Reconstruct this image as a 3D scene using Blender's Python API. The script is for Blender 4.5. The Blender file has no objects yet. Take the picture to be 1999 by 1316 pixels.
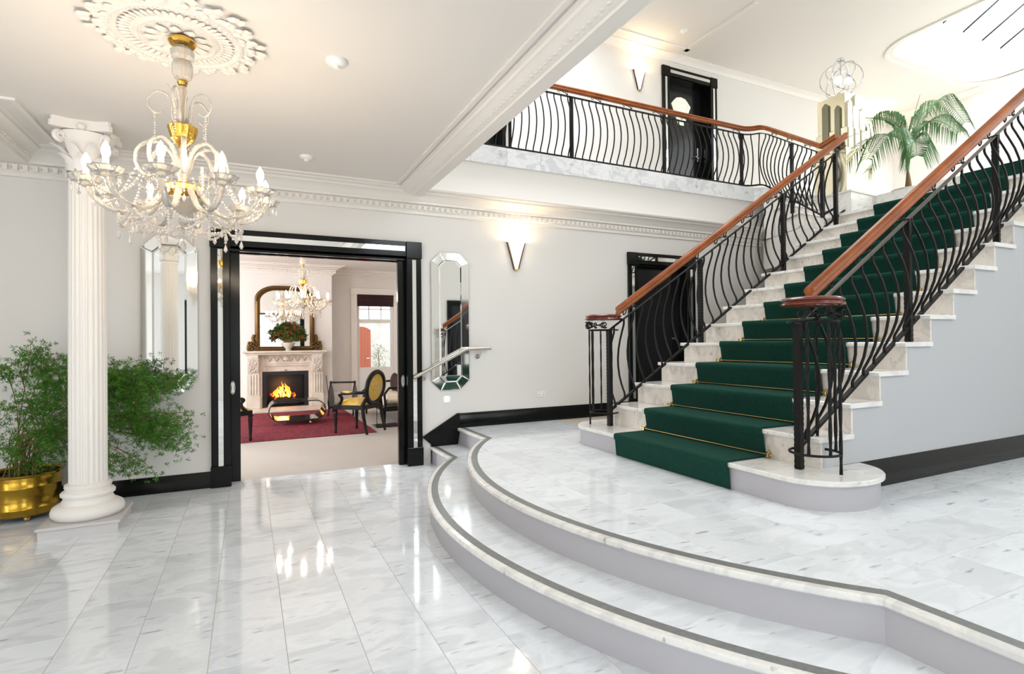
import bpy, bmesh, math, random
from mathutils import Vector, Matrix
import numpy as np
random.seed(7)
PI = math.pi
SC = bpy.context.scene
COL = SC.collection

# ------------------------------------------------------------------ camera, world, lights, exposure
F_PX, YAW, PIT, ROL, CAM_H = 1065.546, 0.45056459, 0.00802337, -0.00998367, 1.35
_cy, _sy = math.cos(YAW), math.sin(YAW)
FWD = Vector((_sy, _cy, 0)) * math.cos(PIT) + Vector((0, 0, math.sin(PIT)))
_rt = Vector((_cy, -_sy, 0)); _up = _rt.cross(FWD)
RT = _rt * math.cos(ROL) + _up * math.sin(ROL)
UP = -_rt * math.sin(ROL) + _up * math.cos(ROL)
CAM = Vector((0, 0, CAM_H))
cd = bpy.data.cameras.new('camera'); cam = bpy.data.objects.new('camera', cd); COL.objects.link(cam)
cd.sensor_width = 36; cd.lens = F_PX / 1999 * 36; cd.clip_start = 0.05; cd.clip_end = 200
m3 = Matrix((RT, UP, -FWD)).transposed()
cam.matrix_world = Matrix.Translation(CAM) @ m3.to_4x4()
SC.camera = cam

def at(px, py, x=None, y=None, z=None):
    """point on a world plane seen at a pixel of the photograph (used to read sizes off it)"""
    v = FWD + RT * ((px - 999.5) / F_PX) - UP * ((py - 658) / F_PX)
    t = (x - CAM.x) / v.x if x is not None else (y - CAM.y) / v.y if y is not None else (z - CAM.z) / v.z
    return CAM + v * t

SC.view_settings.view_transform = 'Standard'; SC.view_settings.look = 'None'
SC.view_settings.gamma = 1.0; SC.view_settings.use_curve_mapping = False
SC.view_settings.exposure = 0.9
SC.cycles.use_denoising = True
SC.cycles.max_bounces = 10; SC.cycles.diffuse_bounces = 5; SC.cycles.glossy_bounces = 5
SC.cycles.transmission_bounces = 8; SC.cycles.transparent_max_bounces = 12
SC.cycles.caustics_reflective = False; SC.cycles.caustics_refractive = False
SC.cycles.sample_clamp_indirect = 6.0
SC.cycles.use_light_tree = True

W = bpy.data.worlds.new('sky'); SC.world = W; W.use_nodes = True
W.node_tree.nodes['Background'].inputs[0].default_value = (0.93, 0.97, 1.0, 1)
W.node_tree.nodes['Background'].inputs[1].default_value = 1.25

def area(name, loc, rot, sx, sy, power, col=(1, 1, 1)):
    l = bpy.data.lights.new(name, 'AREA'); l.shape = 'RECTANGLE'; l.size = sx; l.size_y = sy
    l.energy = power; l.color = col
    o = bpy.data.objects.new(name, l); COL.objects.link(o); o.location = loc; o.rotation_euler = rot
    return o
# daylight above the skylight, at the tall front windows behind the camera, and added fill at unseen openings
area('skylight_daylight', (11.5, 2.4, 8.35), (-0.503, 0, 0), 3.4, 5.6, 420, (0.93, 0.97, 1.0))
for wx, pw in ((-3.4, 16), (0.9, 18), (7.9, 2)):
    area('front_window_daylight', (wx, -3.45, 1.65), (PI/2, 0, 0), 1.9, 2.4, pw, (0.84, 0.92, 1.0))
for wx, pw in ((3.4, 44), (6.4, 22), (9.4, 5)):  # added fill at unseen upper openings, for the upper wall and platform
    area('upper_fill_daylight', (wx, -3.45, 4.9), (PI/2, 0, 0), 2.2, 2.0, pw, (0.86, 0.93, 1.0))
area('skylight_daylight', (3.5, 5.35, 6.75), (0, 0, 0), 2.4, 2.7, 62, (0.93, 0.97, 1.0))  # added fill lamp over a made-up skylight out of view
for wy in (-1.7, 1.3):  # added fill at unseen left windows
    area('left_fill_daylight', (-4.75, wy, 1.65), (PI/2, 0, -PI/2), 1.8, 2.4, 23, (0.84, 0.92, 1.0))
for wy in (7.6, 10.4):  # added fill at unseen lounge side windows
    area('lounge_fill_daylight', (-2.85, wy, 1.6), (PI/2, 0, -PI/2), 1.4, 2.0, 76, (0.95, 0.97, 1.0))

# ------------------------------------------------------------------ helpers
def lin(c):
    return tuple((x/12.92 if x <= 0.04045 else ((x+0.055)/1.055)**2.4) for x in c)
def rgb(r, g, b): return lin((r/255, g/255, b/255)) + (1,)

def mat(name, col, rough=0.5, metal=0.0, trans=0.0, ior=1.5, emis=None, es=0.0, noise=None, bump=None, coat=0.0, spec=0.5):
    m = bpy.data.materials.new(name); m.use_nodes = True
    nt = m.node_tree; b = nt.nodes['Principled BSDF']
    b.inputs['Base Color'].default_value = col; b.inputs['Roughness'].default_value = rough
    b.inputs['Metallic'].default_value = metal; b.inputs['Transmission Weight'].default_value = trans
    b.inputs['IOR'].default_value = ior; b.inputs['Coat Weight'].default_value = coat
    b.inputs['Specular IOR Level'].default_value = spec
    if emis: b.inputs['Emission Color'].default_value = emis; b.inputs['Emission Strength'].default_value = es
    if noise or bump:
        tc = nt.nodes.new('ShaderNodeTexCoord')
    if noise:
        sc, c2, lo, hi = noise
        n = nt.nodes.new('ShaderNodeTexNoise'); n.inputs['Scale'].default_value = sc; n.inputs['Detail'].default_value = 5
        r = nt.nodes.new('ShaderNodeValToRGB'); r.color_ramp.elements[0].position = lo; r.color_ramp.elements[1].position = hi
        r.color_ramp.elements[0].color = col; r.color_ramp.elements[1].color = c2
        nt.links.new(tc.outputs['Object'], n.inputs['Vector']); nt.links.new(n.outputs['Fac'], r.inputs['Fac'])
        nt.links.new(r.outputs['Color'], b.inputs['Base Color'])
    if bump:
        sc, st, dist = bump
        n = nt.nodes.new('ShaderNodeTexNoise'); n.inputs['Scale'].default_value = sc; n.inputs['Detail'].default_value = 4
        bp = nt.nodes.new('ShaderNodeBump'); bp.inputs['Strength'].default_value = st; bp.inputs['Distance'].default_value = dist
        nt.links.new(tc.outputs['Object'], n.inputs['Vector']); nt.links.new(n.outputs['Fac'], bp.inputs['Height'])
        nt.links.new(bp.outputs['Normal'], b.inputs['Normal'])
    return m

def marble(name, base, vein, rough, vscale=1.0, fleck=True, warm=None, strength=1.0):
    m = bpy.data.materials.new(name); m.use_nodes = True
    nt = m.node_tree; N = nt.nodes; L = nt.links; b = N['Principled BSDF']
    b.inputs['Roughness'].default_value = rough
    geo = N.new('ShaderNodeNewGeometry'); oi = N.new('ShaderNodeObjectInfo')
    mul = N.new('ShaderNodeMath'); mul.operation = 'MULTIPLY'; mul.inputs[1].default_value = 37.0
    L.new(oi.outputs['Random'], mul.inputs[0])
    add = N.new('ShaderNodeVectorMath'); add.operation = 'ADD'
    L.new(geo.outputs['Position'], add.inputs[0]); L.new(mul.outputs[0], add.inputs[1])
    mp = N.new('ShaderNodeMapping'); mp.inputs['Rotation'].default_value = (0.3, 0.2, 0.35); mp.inputs['Scale'].default_value = (1.8*vscale, 4.0*vscale, 3.0*vscale)
    L.new(add.outputs[0], mp.inputs['Vector'])
    n1 = N.new('ShaderNodeTexNoise'); n1.inputs['Scale'].default_value = 1.6; n1.inputs['Detail'].default_value = 8; n1.inputs['Distortion'].default_value = 1.2
    L.new(mp.outputs[0], n1.inputs['Vector'])
    r1 = N.new('ShaderNodeValToRGB'); e = r1.color_ramp.elements
    e[0].position = 0.40; e[0].color = (1, 1, 1, 1); e[1].position = 0.52; e[1].color = (0, 0, 0, 1)
    x = r1.color_ramp.elements.new(0.60); x.color = (0.35, 0.35, 0.35, 1); y = r1.color_ramp.elements.new(0.68); y.color = (0, 0, 0, 1)
    L.new(n1.outputs['Fac'], r1.inputs['Fac'])
    s1 = N.new('ShaderNodeMath'); s1.operation = 'MULTIPLY'; s1.inputs[1].default_value = 0.40*strength; L.new(r1.outputs['Color'], s1.inputs[0])
    mx = N.new('ShaderNodeMixRGB'); mx.inputs[1].default_value = base; mx.inputs[2].default_value = vein
    L.new(s1.outputs[0], mx.inputs[0]); last = mx
    if fleck:
        mp2 = N.new('ShaderNodeMapping'); mp2.inputs['Rotation'].default_value = (0.0, 0.0, 0.3); mp2.inputs['Scale'].default_value = (7, 26, 16)
        L.new(add.outputs[0], mp2.inputs['Vector'])
        n2 = N.new('ShaderNodeTexNoise'); n2.inputs['Scale'].default_value = 1.0; n2.inputs['Detail'].default_value = 3
        L.new(mp2.outputs[0], n2.inputs['Vector'])
        r2 = N.new('ShaderNodeValToRGB'); r2.color_ramp.elements[0].position = 0.64; r2.color_ramp.elements[1].position = 0.76
        r2.color_ramp.elements[1].color = (0.55, 0.55, 0.55, 1)
        L.new(n2.outputs['Fac'], r2.inputs['Fac'])
        m2 = N.new('ShaderNodeMixRGB'); m2.inputs[2].default_value = rgb(96, 100, 104)
        L.new(r2.outputs['Color'], m2.inputs[0]); L.new(mx.outputs[0], m2.inputs[1]); last = m2
    # each slab is a little lighter or darker than the next
    hv = N.new('ShaderNodeHueSaturation'); ma = N.new('ShaderNodeMapRange')
    ma.inputs[3].default_value = 0.94; ma.inputs[4].default_value = 1.05
    L.new(oi.outputs['Random'], ma.inputs[0]); L.new(ma.outputs[0], hv.inputs['Value']); L.new(last.outputs[0], hv.inputs['Color'])
    L.new(hv.outputs[0], b.inputs['Base Color'])
    return m

M_ = {}
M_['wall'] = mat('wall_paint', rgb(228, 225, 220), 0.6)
M_['stairwall_shaded'] = mat('stair_wall_shaded_paint', rgb(184, 186, 188), 0.6)  # greyer than the wall paint: part of its shade is put into the colour
M_['wall_warm'] = mat('warm_wall_paint', rgb(222, 211, 200), 0.6)
M_['ceil'] = mat('ceiling_paint', rgb(233, 227, 220), 0.65)
M_['plaster'] = mat('plaster_white', rgb(236, 231, 224), 0.5)
M_['column'] = mat('column_white', rgb(240, 236, 230), 0.45)
M_['plinth'] = mat('plinth_grey_paint', rgb(206, 203, 202), 0.45)
M_['black'] = mat('black_gloss_paint', (0.004, 0.005, 0.004, 1), 0.15, spec=0.25)
M_['blackmat'] = mat('black_iron', (0.006, 0.0055, 0.005, 1), 0.5, spec=0.22, bump=(60, 0.35, 0.004))
M_['ironlight'] = mat('worn_iron_bar', rgb(92, 88, 80), 0.4, metal=0.5)
M_['chairblack'] = mat('black_lacquer', (0.005, 0.0045, 0.0045, 1), 0.3, spec=0.3)
M_['mirror'] = mat('mirror_glass', (0.93, 0.95, 0.94, 1), 0.02, metal=1.0)
M_['mirror_edge'] = mat('mirror_bevel', (0.93, 0.94, 0.92, 1), 0.06, metal=1.0)
M_['darkmirror'] = mat('smoked_mirror', rgb(132, 130, 112), 0.06, metal=1.0)
M_['towermirror'] = mat('gold_tint_mirror', rgb(236, 228, 200), 0.08, metal=1.0)
M_['floor'] = marble('floor_marble', rgb(236, 241, 246), rgb(196, 202, 206), 0.07)
M_['platform'] = marble('platform_marble', rgb(234, 239, 243), rgb(204, 209, 212), 0.12)
M_['stairm'] = marble('stair_marble', rgb(228, 221, 211), rgb(182, 174, 166), 0.22, 1.5)
M_['tread'] = marble('tread_marble', rgb(235, 233, 228), rgb(196, 196, 196), 0.15, 1.5)
M_['fascia'] = marble('fascia_marble', rgb(226, 226, 226), rgb(176, 181, 186), 0.16, 1.6, strength=1.2)
M_['grout'] = mat('grout', rgb(186, 176, 160), 0.8)
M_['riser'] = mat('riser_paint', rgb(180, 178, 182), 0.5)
M_['inlay'] = mat('grey_stone_inlay', rgb(112, 114, 112), 0.35, noise=(40, rgb(126, 128, 126), 0.3, 0.7))
M_['green'] = mat('green_carpet', rgb(6, 46, 38), 0.95, noise=(160, rgb(20, 74, 60), 0.35, 0.7), bump=(420, 0.9, 0.006), spec=0.15)
_gb = M_['green'].node_tree.nodes['Principled BSDF']; _gb.inputs['Sheen Weight'].default_value = 0.12; _gb.inputs['Sheen Roughness'].default_value = 0.4; _gb.inputs['Sheen Tint'].default_value = (0.35, 0.75, 0.62, 1)
M_['brass'] = mat('brass', rgb(206, 178, 116), 0.25, metal=1.0)
M_['brasspot'] = mat('hammered_brass', rgb(176, 140, 52), 0.2, metal=1.0, bump=(14, 0.25, 0.01))
M_['gold'] = mat('gilt_metal', rgb(226, 178, 84), 0.2, metal=1.0, bump=(55, 0.5, 0.006))
M_['wood'] = mat('varnished_timber', rgb(128, 64, 22), 0.28, noise=(6, rgb(166, 90, 36), 0.3, 0.75), coat=0.12, spec=0.35)
M_['woodred'] = mat('polished_red_timber', rgb(92, 36, 22), 0.16, noise=(9, rgb(122, 54, 34), 0.3, 0.75), coat=0.5)
M_['steel'] = mat('brushed_steel', rgb(196, 190, 180), 0.28, metal=1.0)
M_['chrome'] = mat('chrome', rgb(220, 222, 224), 0.08, metal=1.0)
M_['silver'] = mat('aged_silver', rgb(190, 190, 188), 0.25, metal=1.0)
M_['crystal'] = mat('cut_crystal', rgb(255, 249, 238), 0.05, trans=0.62, ior=1.45, bump=(70, 0.6, 0.005))
M_['bead'] = mat('crystal_bead', rgb(255, 244, 232), 0.05, trans=0.35, ior=1.6)
M_['candle'] = mat('candle_sleeve', rgb(255, 250, 235), 0.4, emis=rgb(255, 232, 190), es=0.5)
M_['bulb'] = mat('lit_bulb', rgb(255, 240, 210), 0.3, emis=(1.0, 0.82, 0.62, 1), es=92)
M_['sconce'] = mat('lit_frosted_glass', rgb(255, 240, 215), 0.4, emis=(1.0, 0.80, 0.54, 1), es=6)
M_['darkwood'] = mat('dark_timber', rgb(74, 44, 30), 0.3)
M_['white'] = mat('white_plastic', rgb(240, 238, 234), 0.4)
M_['ledglass'] = mat('lit_step_light', rgb(255, 250, 240), 0.3, emis=(1, 0.92, 0.8, 1), es=4)
M_['soil'] = mat('soil', rgb(52, 40, 28), 0.9)
M_['fern'] = mat('fern_needles', rgb(48, 100, 20), 0.6, noise=(9, rgb(86, 140, 36), 0.35, 0.65))
M_['stem'] = mat('fern_stem', rgb(120, 104, 48), 0.6)
M_['palm'] = mat('palm_leaf', rgb(58, 108, 52), 0.42, noise=(5, rgb(98, 144, 86), 0.35, 0.7))
M_['trunk'] = mat('palm_trunk', rgb(128, 104, 66), 0.8, bump=(30, 0.6, 0.01))
M_['glass'] = mat('clear_glass', (1, 1, 1, 1), 0.0, trans=1.0, ior=1.45)
M_['acrylic'] = mat('clear_acrylic', (1, 1, 1, 1), 0.0, trans=1.0, ior=1.03)
M_['carpet'] = mat('cream_carpet', rgb(188, 182, 175), 0.95, bump=(300, 0.4, 0.004))
M_['lounge'] = mat('lounge_wall_paint', rgb(228, 224, 220), 0.6)
M_['stone'] = mat('carved_white_marble', rgb(216, 208, 196), 0.4, noise=(5, rgb(196, 186, 172), 0.4, 0.7))
M_['firebox'] = mat('firebox_black', (0.008, 0.008, 0.010, 1), 0.35)
M_['flame'] = mat('flame', (1, 0.35, 0.05, 1), 0.5, emis=(1.0, 0.26, 0.02, 1), es=1.5)
M_['flamecore'] = mat('flame_core', (1, 0.6, 0.1, 1), 0.5, emis=(1.0, 0.55, 0.10, 1), es=2.2)
M_['ember'] = mat('ember', rgb(60, 20, 12), 0.9, emis=(1.0, 0.12, 0.03, 1), es=0.5)
M_['log'] = mat('charred_log', rgb(46, 30, 22), 0.9)
M_['gilt'] = mat('aged_gilt_frame', rgb(104, 76, 36), 0.38, metal=0.6, bump=(50, 0.6, 0.006))
M_['smoke'] = mat('smoked_glass', rgb(120, 116, 112), 0.02, trans=0.75, ior=1.5)
M_['dark'] = mat('dark_fabric', rgb(48, 26, 26), 0.9)
M_['cream'] = mat('cream_fabric', rgb(226, 214, 196), 0.9)
M_['petalred'] = mat('red_bloom', rgb(150, 36, 24), 0.6)
M_['leaf'] = mat('bouquet_leaf', rgb(48, 74, 26), 0.5, noise=(20, rgb(92, 110, 36), 0.4, 0.65))
M_['paleleaf'] = mat('pale_leaf', rgb(120, 140, 96), 0.6)
M_['gate'] = mat('orange_timber', rgb(176, 84, 48), 0.5)
M_['garden'] = mat('garden_wall', rgb(236, 234, 228), 0.8, noise=(3, rgb(206, 206, 196), 0.4, 0.7))
M_['paving'] = mat('paving', rgb(200, 196, 190), 0.8)
M_['greydoor'] = mat('door_black_satin', (0.010, 0.010, 0.011, 1), 0.16)
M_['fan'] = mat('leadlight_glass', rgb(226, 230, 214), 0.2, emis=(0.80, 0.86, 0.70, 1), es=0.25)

def rugmat():
    m = mat('red_rug', rgb(104, 20, 34), 0.95); nt = m.node_tree; b = nt.nodes['Principled BSDF']
    tc = nt.nodes.new('ShaderNodeTexCoord')
    v = nt.nodes.new('ShaderNodeTexVoronoi'); v.inputs['Scale'].default_value = 9
    n = nt.nodes.new('ShaderNodeTexNoise'); n.inputs['Scale'].default_value = 22; n.inputs['Detail'].default_value = 6
    mx = nt.nodes.new('ShaderNodeMixRGB'); mx.blend_type = 'MULTIPLY'; mx.inputs[0].default_value = 1
    r = nt.nodes.new('ShaderNodeValToRGB'); r.color_ramp.elements[0].position = 0.25; r.color_ramp.elements[1].position = 0.62
    r.color_ramp.elements[0].color = rgb(40, 10, 22); r.color_ramp.elements[1].color = rgb(140, 24, 48)
    nt.links.new(tc.outputs['Object'], v.inputs['Vector']); nt.links.new(tc.outputs['Object'], n.inputs['Vector'])
    nt.links.new(n.outputs['Fac'], mx.inputs[1]); 
    r2 = nt.nodes.new('ShaderNodeValToRGB'); r2.color_ramp.elements[0].color = (0.75, 0.75, 0.75, 1); r2.color_ramp.elements[1].color = (1.2, 1.2, 1.2, 1)
    nt.links.new(v.outputs['Distance'], r2.inputs['Fac']); nt.links.new(r2.outputs[0], mx.inputs[2])
    nt.links.new(mx.outputs[0], r.inputs['Fac']); nt.links.new(r.outputs[0], b.inputs['Base Color'])
    return m
M_['rug'] = rugmat()

def floralmat():
    m = mat('yellow_floral', rgb(206, 166, 32), 0.85); nt = m.node_tree; b = nt.nodes['Principled BSDF']
    tc = nt.nodes.new('ShaderNodeTexCoord')
    n = nt.nodes.new('ShaderNodeTexNoise'); n.inputs['Scale'].default_value = 14; n.inputs['Detail'].default_value = 3; n.inputs['Distortion'].default_value = 2.5
    r = nt.nodes.new('ShaderNodeValToRGB'); e = r.color_ramp.elements
    e[0].position = 0.0; e[0].color = rgb(212, 170, 28); e[1].position = 0.52; e[1].color = rgb(212, 170, 28)
    for p, c in ((0.56, rgb(226, 214, 186)), (0.60, rgb(96, 82, 74)), (0.63, rgb(226, 210, 170)), (0.70, rgb(214, 178, 60))):
        q = e.new(p); q.color = c
    nt.links.new(tc.outputs['Object'], n.inputs['Vector']); nt.links.new(n.outputs['Fac'], r.inputs['Fac'])
    nt.links.new(r.outputs[0], b.inputs['Base Color'])
    return m
M_['floral'] = floralmat()

class B:
    """collects shapes; build() links them as ONE mesh object"""
    def __init__(s): s.v = []; s.f = []
    def add(s, vs, fs):
        o = len(s.v); s.v += [tuple(p) for p in vs]; s.f += [tuple(i+o for i in f) for f in fs]; return s
    def box(s, a, b):
        x0, y0, z0 = a; x1, y1, z1 = b
        return s.add([(x0,y0,z0),(x1,y0,z0),(x1,y1,z0),(x0,y1,z0),(x0,y0,z1),(x1,y0,z1),(x1,y1,z1),(x0,y1,z1)],
                     [(3,2,1,0),(4,5,6,7),(0,1,5,4),(1,2,6,5),(2,3,7,6),(3,0,4,7)])
    def bevbox(s, a, b, r=0.004):
        x0, y0, z0 = a; x1, y1, z1 = b
        p = [(x0+r,y0),(x1-r,y0),(x1,y0+r),(x1,y1-r),(x1-r,y1),(x0+r,y1),(x0,y1-r),(x0,y0+r)]
        q = [(x0+2*r,y0+r),(x1-2*r,y0+r),(x1-r,y0+2*r),(x1-r,y1-2*r),(x1-2*r,y1-r),(x0+2*r,y1-r),(x0+r,y1-2*r),(x0+r,y0+2*r)]
        vs = [(x,y,z0) for x,y in q]+[(x,y,z0+r) for x,y in p]+[(x,y,z1-r) for x,y in p]+[(x,y,z1) for x,y in q]
        fs = [tuple(range(7,-1,-1)), tuple(range(24,32))]
        for k in range(3):
            for i in range(8): j=(i+1)%8; fs.append((k*8+i,k*8+j,k*8+8+j,k*8+8+i))
        return s.add(vs, fs)
    def prism(s, poly, z0, z1, plane='xy'):
        n = len(poly)
        mk = {'xy': lambda u,v,w:(u,v,w), 'xz': lambda u,v,w:(u,w,v), 'yz': lambda u,v,w:(w,u,v)}[plane]
        vs = [mk(u,v,z0) for u,v in poly]+[mk(u,v,z1) for u,v in poly]
        fs = [tuple(range(n-1,-1,-1)), tuple(range(n,2*n))]+[(i,(i+1)%n,n+(i+1)%n,n+i) for i in range(n)]
        return s.add(vs, fs)
    def lathe(s, prof, n=24, c=(0,0,0), a0=0.0, a1=2*PI, flute=None):
        full = abs(a1-a0-2*PI) < 1e-6; k = n if full else n+1; vs = []; fs = []
        for r, z in prof:
            for i in range(k):
                a = a0+(a1-a0)*i/n
                rr = r*(flute(i) if flute else 1)
                vs.append((c[0]+rr*math.cos(a), c[1]+rr*math.sin(a), c[2]+z))
        for j in range(len(prof)-1):
            for i in range(k if full else n):
                i2 = (i+1) % k
                fs.append((j*k+i, j*k+i2, (j+1)*k+i2, (j+1)*k+i))
        if full:
            if prof[0][0] > 1e-5: fs.append(tuple(range(k-1,-1,-1)))
            if prof[-1][0] > 1e-5: fs.append(tuple((len(prof)-1)*k+i for i in range(k)))
        return s.add(vs, fs)
    def tube(s, pts, r, n=8, flat=None, twist=0.0, phase=0.0):
        pts = [Vector(p) for p in pts]; m = len(pts); vs = []; fs = []
        rs = r if isinstance(r, (list, tuple)) else [r]*m
        prev = None
        for i, p in enumerate(pts):
            t = (pts[min(i+1,m-1)]-pts[max(i-1,0)])
            if t.length < 1e-9: t = Vector((0,0,1))
            t.normalize()
            if prev is None:
                ref = Vector((0,0,1)) if abs(t.z) < 0.9 else Vector((1,0,0))
                u = t.cross(ref).normalized()
            else:
                u = (prev - t*prev.dot(t))
                u = u.normalized() if u.length > 1e-6 else t.orthogonal().normalized()
            prev = u; w = t.cross(u)
            for k in range(n):
                a = 2*PI*k/n+phase+twist*i
                cu, cw = math.cos(a)*rs[i], math.sin(a)*rs[i]
                if flat: cu *= flat[0]; cw *= flat[1]
                vs.append(p+u*cu+w*cw)
        for i in range(m-1):
            for k in range(n):
                k2=(k+1)%n; fs.append((i*n+k, i*n+k2, (i+1)*n+k2, (i+1)*n+k))
        fs.append(tuple(range(n-1,-1,-1))); fs.append(tuple((m-1)*n+k for k in range(n)))
        return s.add(vs, fs)
    def sweep(s, pts, prof, closed=False, cap=True):
        """profile (side, up) carried along pts, mitred in plan, up stays vertical"""
        pts = [Vector(p) for p in pts]; m = len(pts); n = len(prof); vs = []; fs = []
        for i, p in enumerate(pts):
            if closed: a, b = pts[i-1], pts[(i+1)%m]
            else: a, b = pts[max(i-1,0)], pts[min(i+1,m-1)]
            d0 = (p-a); d1 = (b-p); d0.z = 0; d1.z = 0
            if d0.length < 1e-9: d0 = d1.copy()
            if d1.length < 1e-9: d1 = d0.copy()
            d0.normalize(); d1.normalize(); t = d0+d1
            t = t.normalized() if t.length > 1e-6 else d0
            k = 1/max(0.35, t.dot(d0)); side = Vector((-t.y, t.x, 0))*k
            for u, v in prof: vs.append(p+side*u+Vector((0,0,v)))
        for i in range(m if closed else m-1):
            i2 = (i+1) % m
            for k in range(n):
                k2=(k+1)%n; fs.append((i*n+k, i*n+k2, i2*n+k2, i2*n+k))
        if cap and not closed:
            fs.append(tuple(range(n-1,-1,-1))); fs.append(tuple((m-1)*n+k for k in range(n)))
        return s.add(vs, fs)
    def ball(s, c, r, sub=1, sc=(1,1,1)):
        bm = bmesh.new(); bmesh.ops.create_icosphere(bm, subdivisions=sub, radius=r)
        vs = [(c[0]+v.co.x*sc[0], c[1]+v.co.y*sc[1], c[2]+v.co.z*sc[2]) for v in bm.verts]
        fs = [tuple(v.index for v in f.verts) for f in bm.faces]; bm.free()
        return s.add(vs, fs)
    def octa(s, c, r, h=1.0):
        x,y,z = c
        return s.add([(x+r,y,z),(x,y+r,z),(x-r,y,z),(x,y-r,z),(x,y,z+r*h),(x,y,z-r*h)],
                     [(0,1,4),(1,2,4),(2,3,4),(3,0,4),(1,0,5),(2,1,5),(3,2,5),(0,3,5)])
    def mesh(s, name, m, smooth=40, recalc=True):
        me = bpy.data.meshes.new(name); me.from_pydata(s.v, [], s.f); me.update()
        if recalc:
            bm = bmesh.new(); bm.from_mesh(me); bmesh.ops.recalc_face_normals(bm, faces=bm.faces); bm.to_mesh(me); bm.free()
        me.materials.append(m if not isinstance(m, str) else M_[m])
        if smooth:
            me.shade_smooth()
            me.set_sharp_from_angle(angle=math.radians(smooth))
        return me
    def build(s, name, m, parent=None, smooth=40, recalc=True, loc=None, rotz=None):
        return link(name, s.mesh(name, m, smooth, recalc), parent, loc, rotz)

def link(name, me, parent=None, loc=None, rotz=None):
    o = bpy.data.objects.new(name, me); COL.objects.link(o)
    if parent: o.parent = parent
    if loc is not None: o.location = loc
    if rotz is not None: o.rotation_euler = (0, 0, rotz)
    return o
def tag(o, label, cat, group=None):
    o['label'] = label; o['category'] = cat
    if group: o['group'] = group
    return o
def thing(name, label, cat, loc=(0,0,0), rotz=0, group=None):
    o = bpy.data.objects.new(name, None); COL.objects.link(o); o.location = loc; o.rotation_euler = (0,0,rotz)
    o.empty_display_size = 0.1
    return tag(o, label, cat, group)
def struct(o): o['kind'] = 'structure'; return o
def sempty(name, loc=(0,0,0)):
    o = bpy.data.objects.new(name, None); COL.objects.link(o); o.location = loc; o['kind'] = 'structure'; return o
def stuff(o): o['kind'] = 'stuff'; return o
def copytree(o, parent=None):
    c = o.copy(); COL.objects.link(c)
    if parent: c.parent = parent
    for ch in list(o.children): copytree(ch, c)
    return c
def bez(p0, p1, p2, p3, n=12):
    p0, p1, p2, p3 = map(Vector, (p0, p1, p2, p3)); out = []
    for i in range(n+1):
        t = i/n; out.append(p0*(1-t)**3+p1*3*t*(1-t)**2+p2*3*t*t*(1-t)+p3*t**3)
    return out
def smoothpath(pts, n=6):
    pts = [Vector(p) for p in pts]; out = []
    for i in range(len(pts)-1):
        p0 = pts[max(i-1,0)]; p1 = pts[i]; p2 = pts[i+1]; p3 = pts[min(i+2,len(pts)-1)]
        for k in range(n):
            t = k/n
            out.append(0.5*((2*p1)+(p2-p0)*t+(2*p0-5*p1+4*p2-p3)*t*t+(3*p1-p0-3*p2+p3)*t**3))
    out.append(pts[-1]); return out

# ------------------------------------------------------------------ room shell
WY = 5.895        # face of the back wall
PZ = 0.37         # raised platform
CZ = 3.0          # hall ceiling
UZ = 3.64         # upper floor
RZ = 6.3          # upper ceiling
TS = 0.3052

# floor with single marble tiles
fl = struct(B().box((-4.5, -3.2, -0.12), (13.1, 6.02, -0.0015)).build('floor', 'grout'))
tile_me = B().bevbox((-TS/2+0.0012, -TS/2+0.0012, -0.012), (TS/2-0.0012, TS/2-0.0012, 0.0), 0.0009).mesh('tile', 'floor', 0)
def arc_edge_x(y, R, xs):
    if 1.14 < y < 5.24: return 4.457-math.sqrt(max(0, R*R-(y-3.19)**2))
    return xs
hrest = []
for i in range(-15, 8):
    for j in range(-18, 12):
        cx = 0.147+TS*(i-0.5); cyy = 2.585+0.3046*(j-0.5)
        if cyy > WY-0.1: continue
        if cx-TS/2 > max(arc_edge_x(cyy-0.15, 3.345, 1.815), arc_edge_x(cyy+0.15, 3.345, 1.815))+0.03: continue
        if cyy < 0.7 or cx < -2.6 or (cx < -1.0-0.08*(cyy-1) and cyy < 3.0): hrest.append((cx, cyy)); continue
        link('tile', tile_me, fl, (cx, cyy, 0.0))
hb = B()
for x0, y0 in hrest: hb.box((x0-TS/2+0.0012, y0-TS/2+0.0012, -0.012), (x0+TS/2-0.0012, y0+TS/2-0.0012, 0))
stuff(hb.build('tiles', 'floor', fl, 0))

# back wall of the hall, with two door openings
D1 = (-0.18, 1.60, 2.27)      # double door opening: x0, x1, top
D2 = (4.72, 5.62, 2.36)
wb = B()
for x0, x1, z0, z1 in ((-4.5, D1[0], 0, 3.43), (D1[0], D1[1], D1[2], 3.43), (D1[1], D2[0], 0, 3.43), (D2[0], D2[1], D2[2], 3.43), (D2[1], 13.1, 0, 3.43)):
    wb.box((x0, WY, z0), (x1, WY+0.22, z1))
struct(wb.build('wall_back', 'wall', smooth=0))
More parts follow.
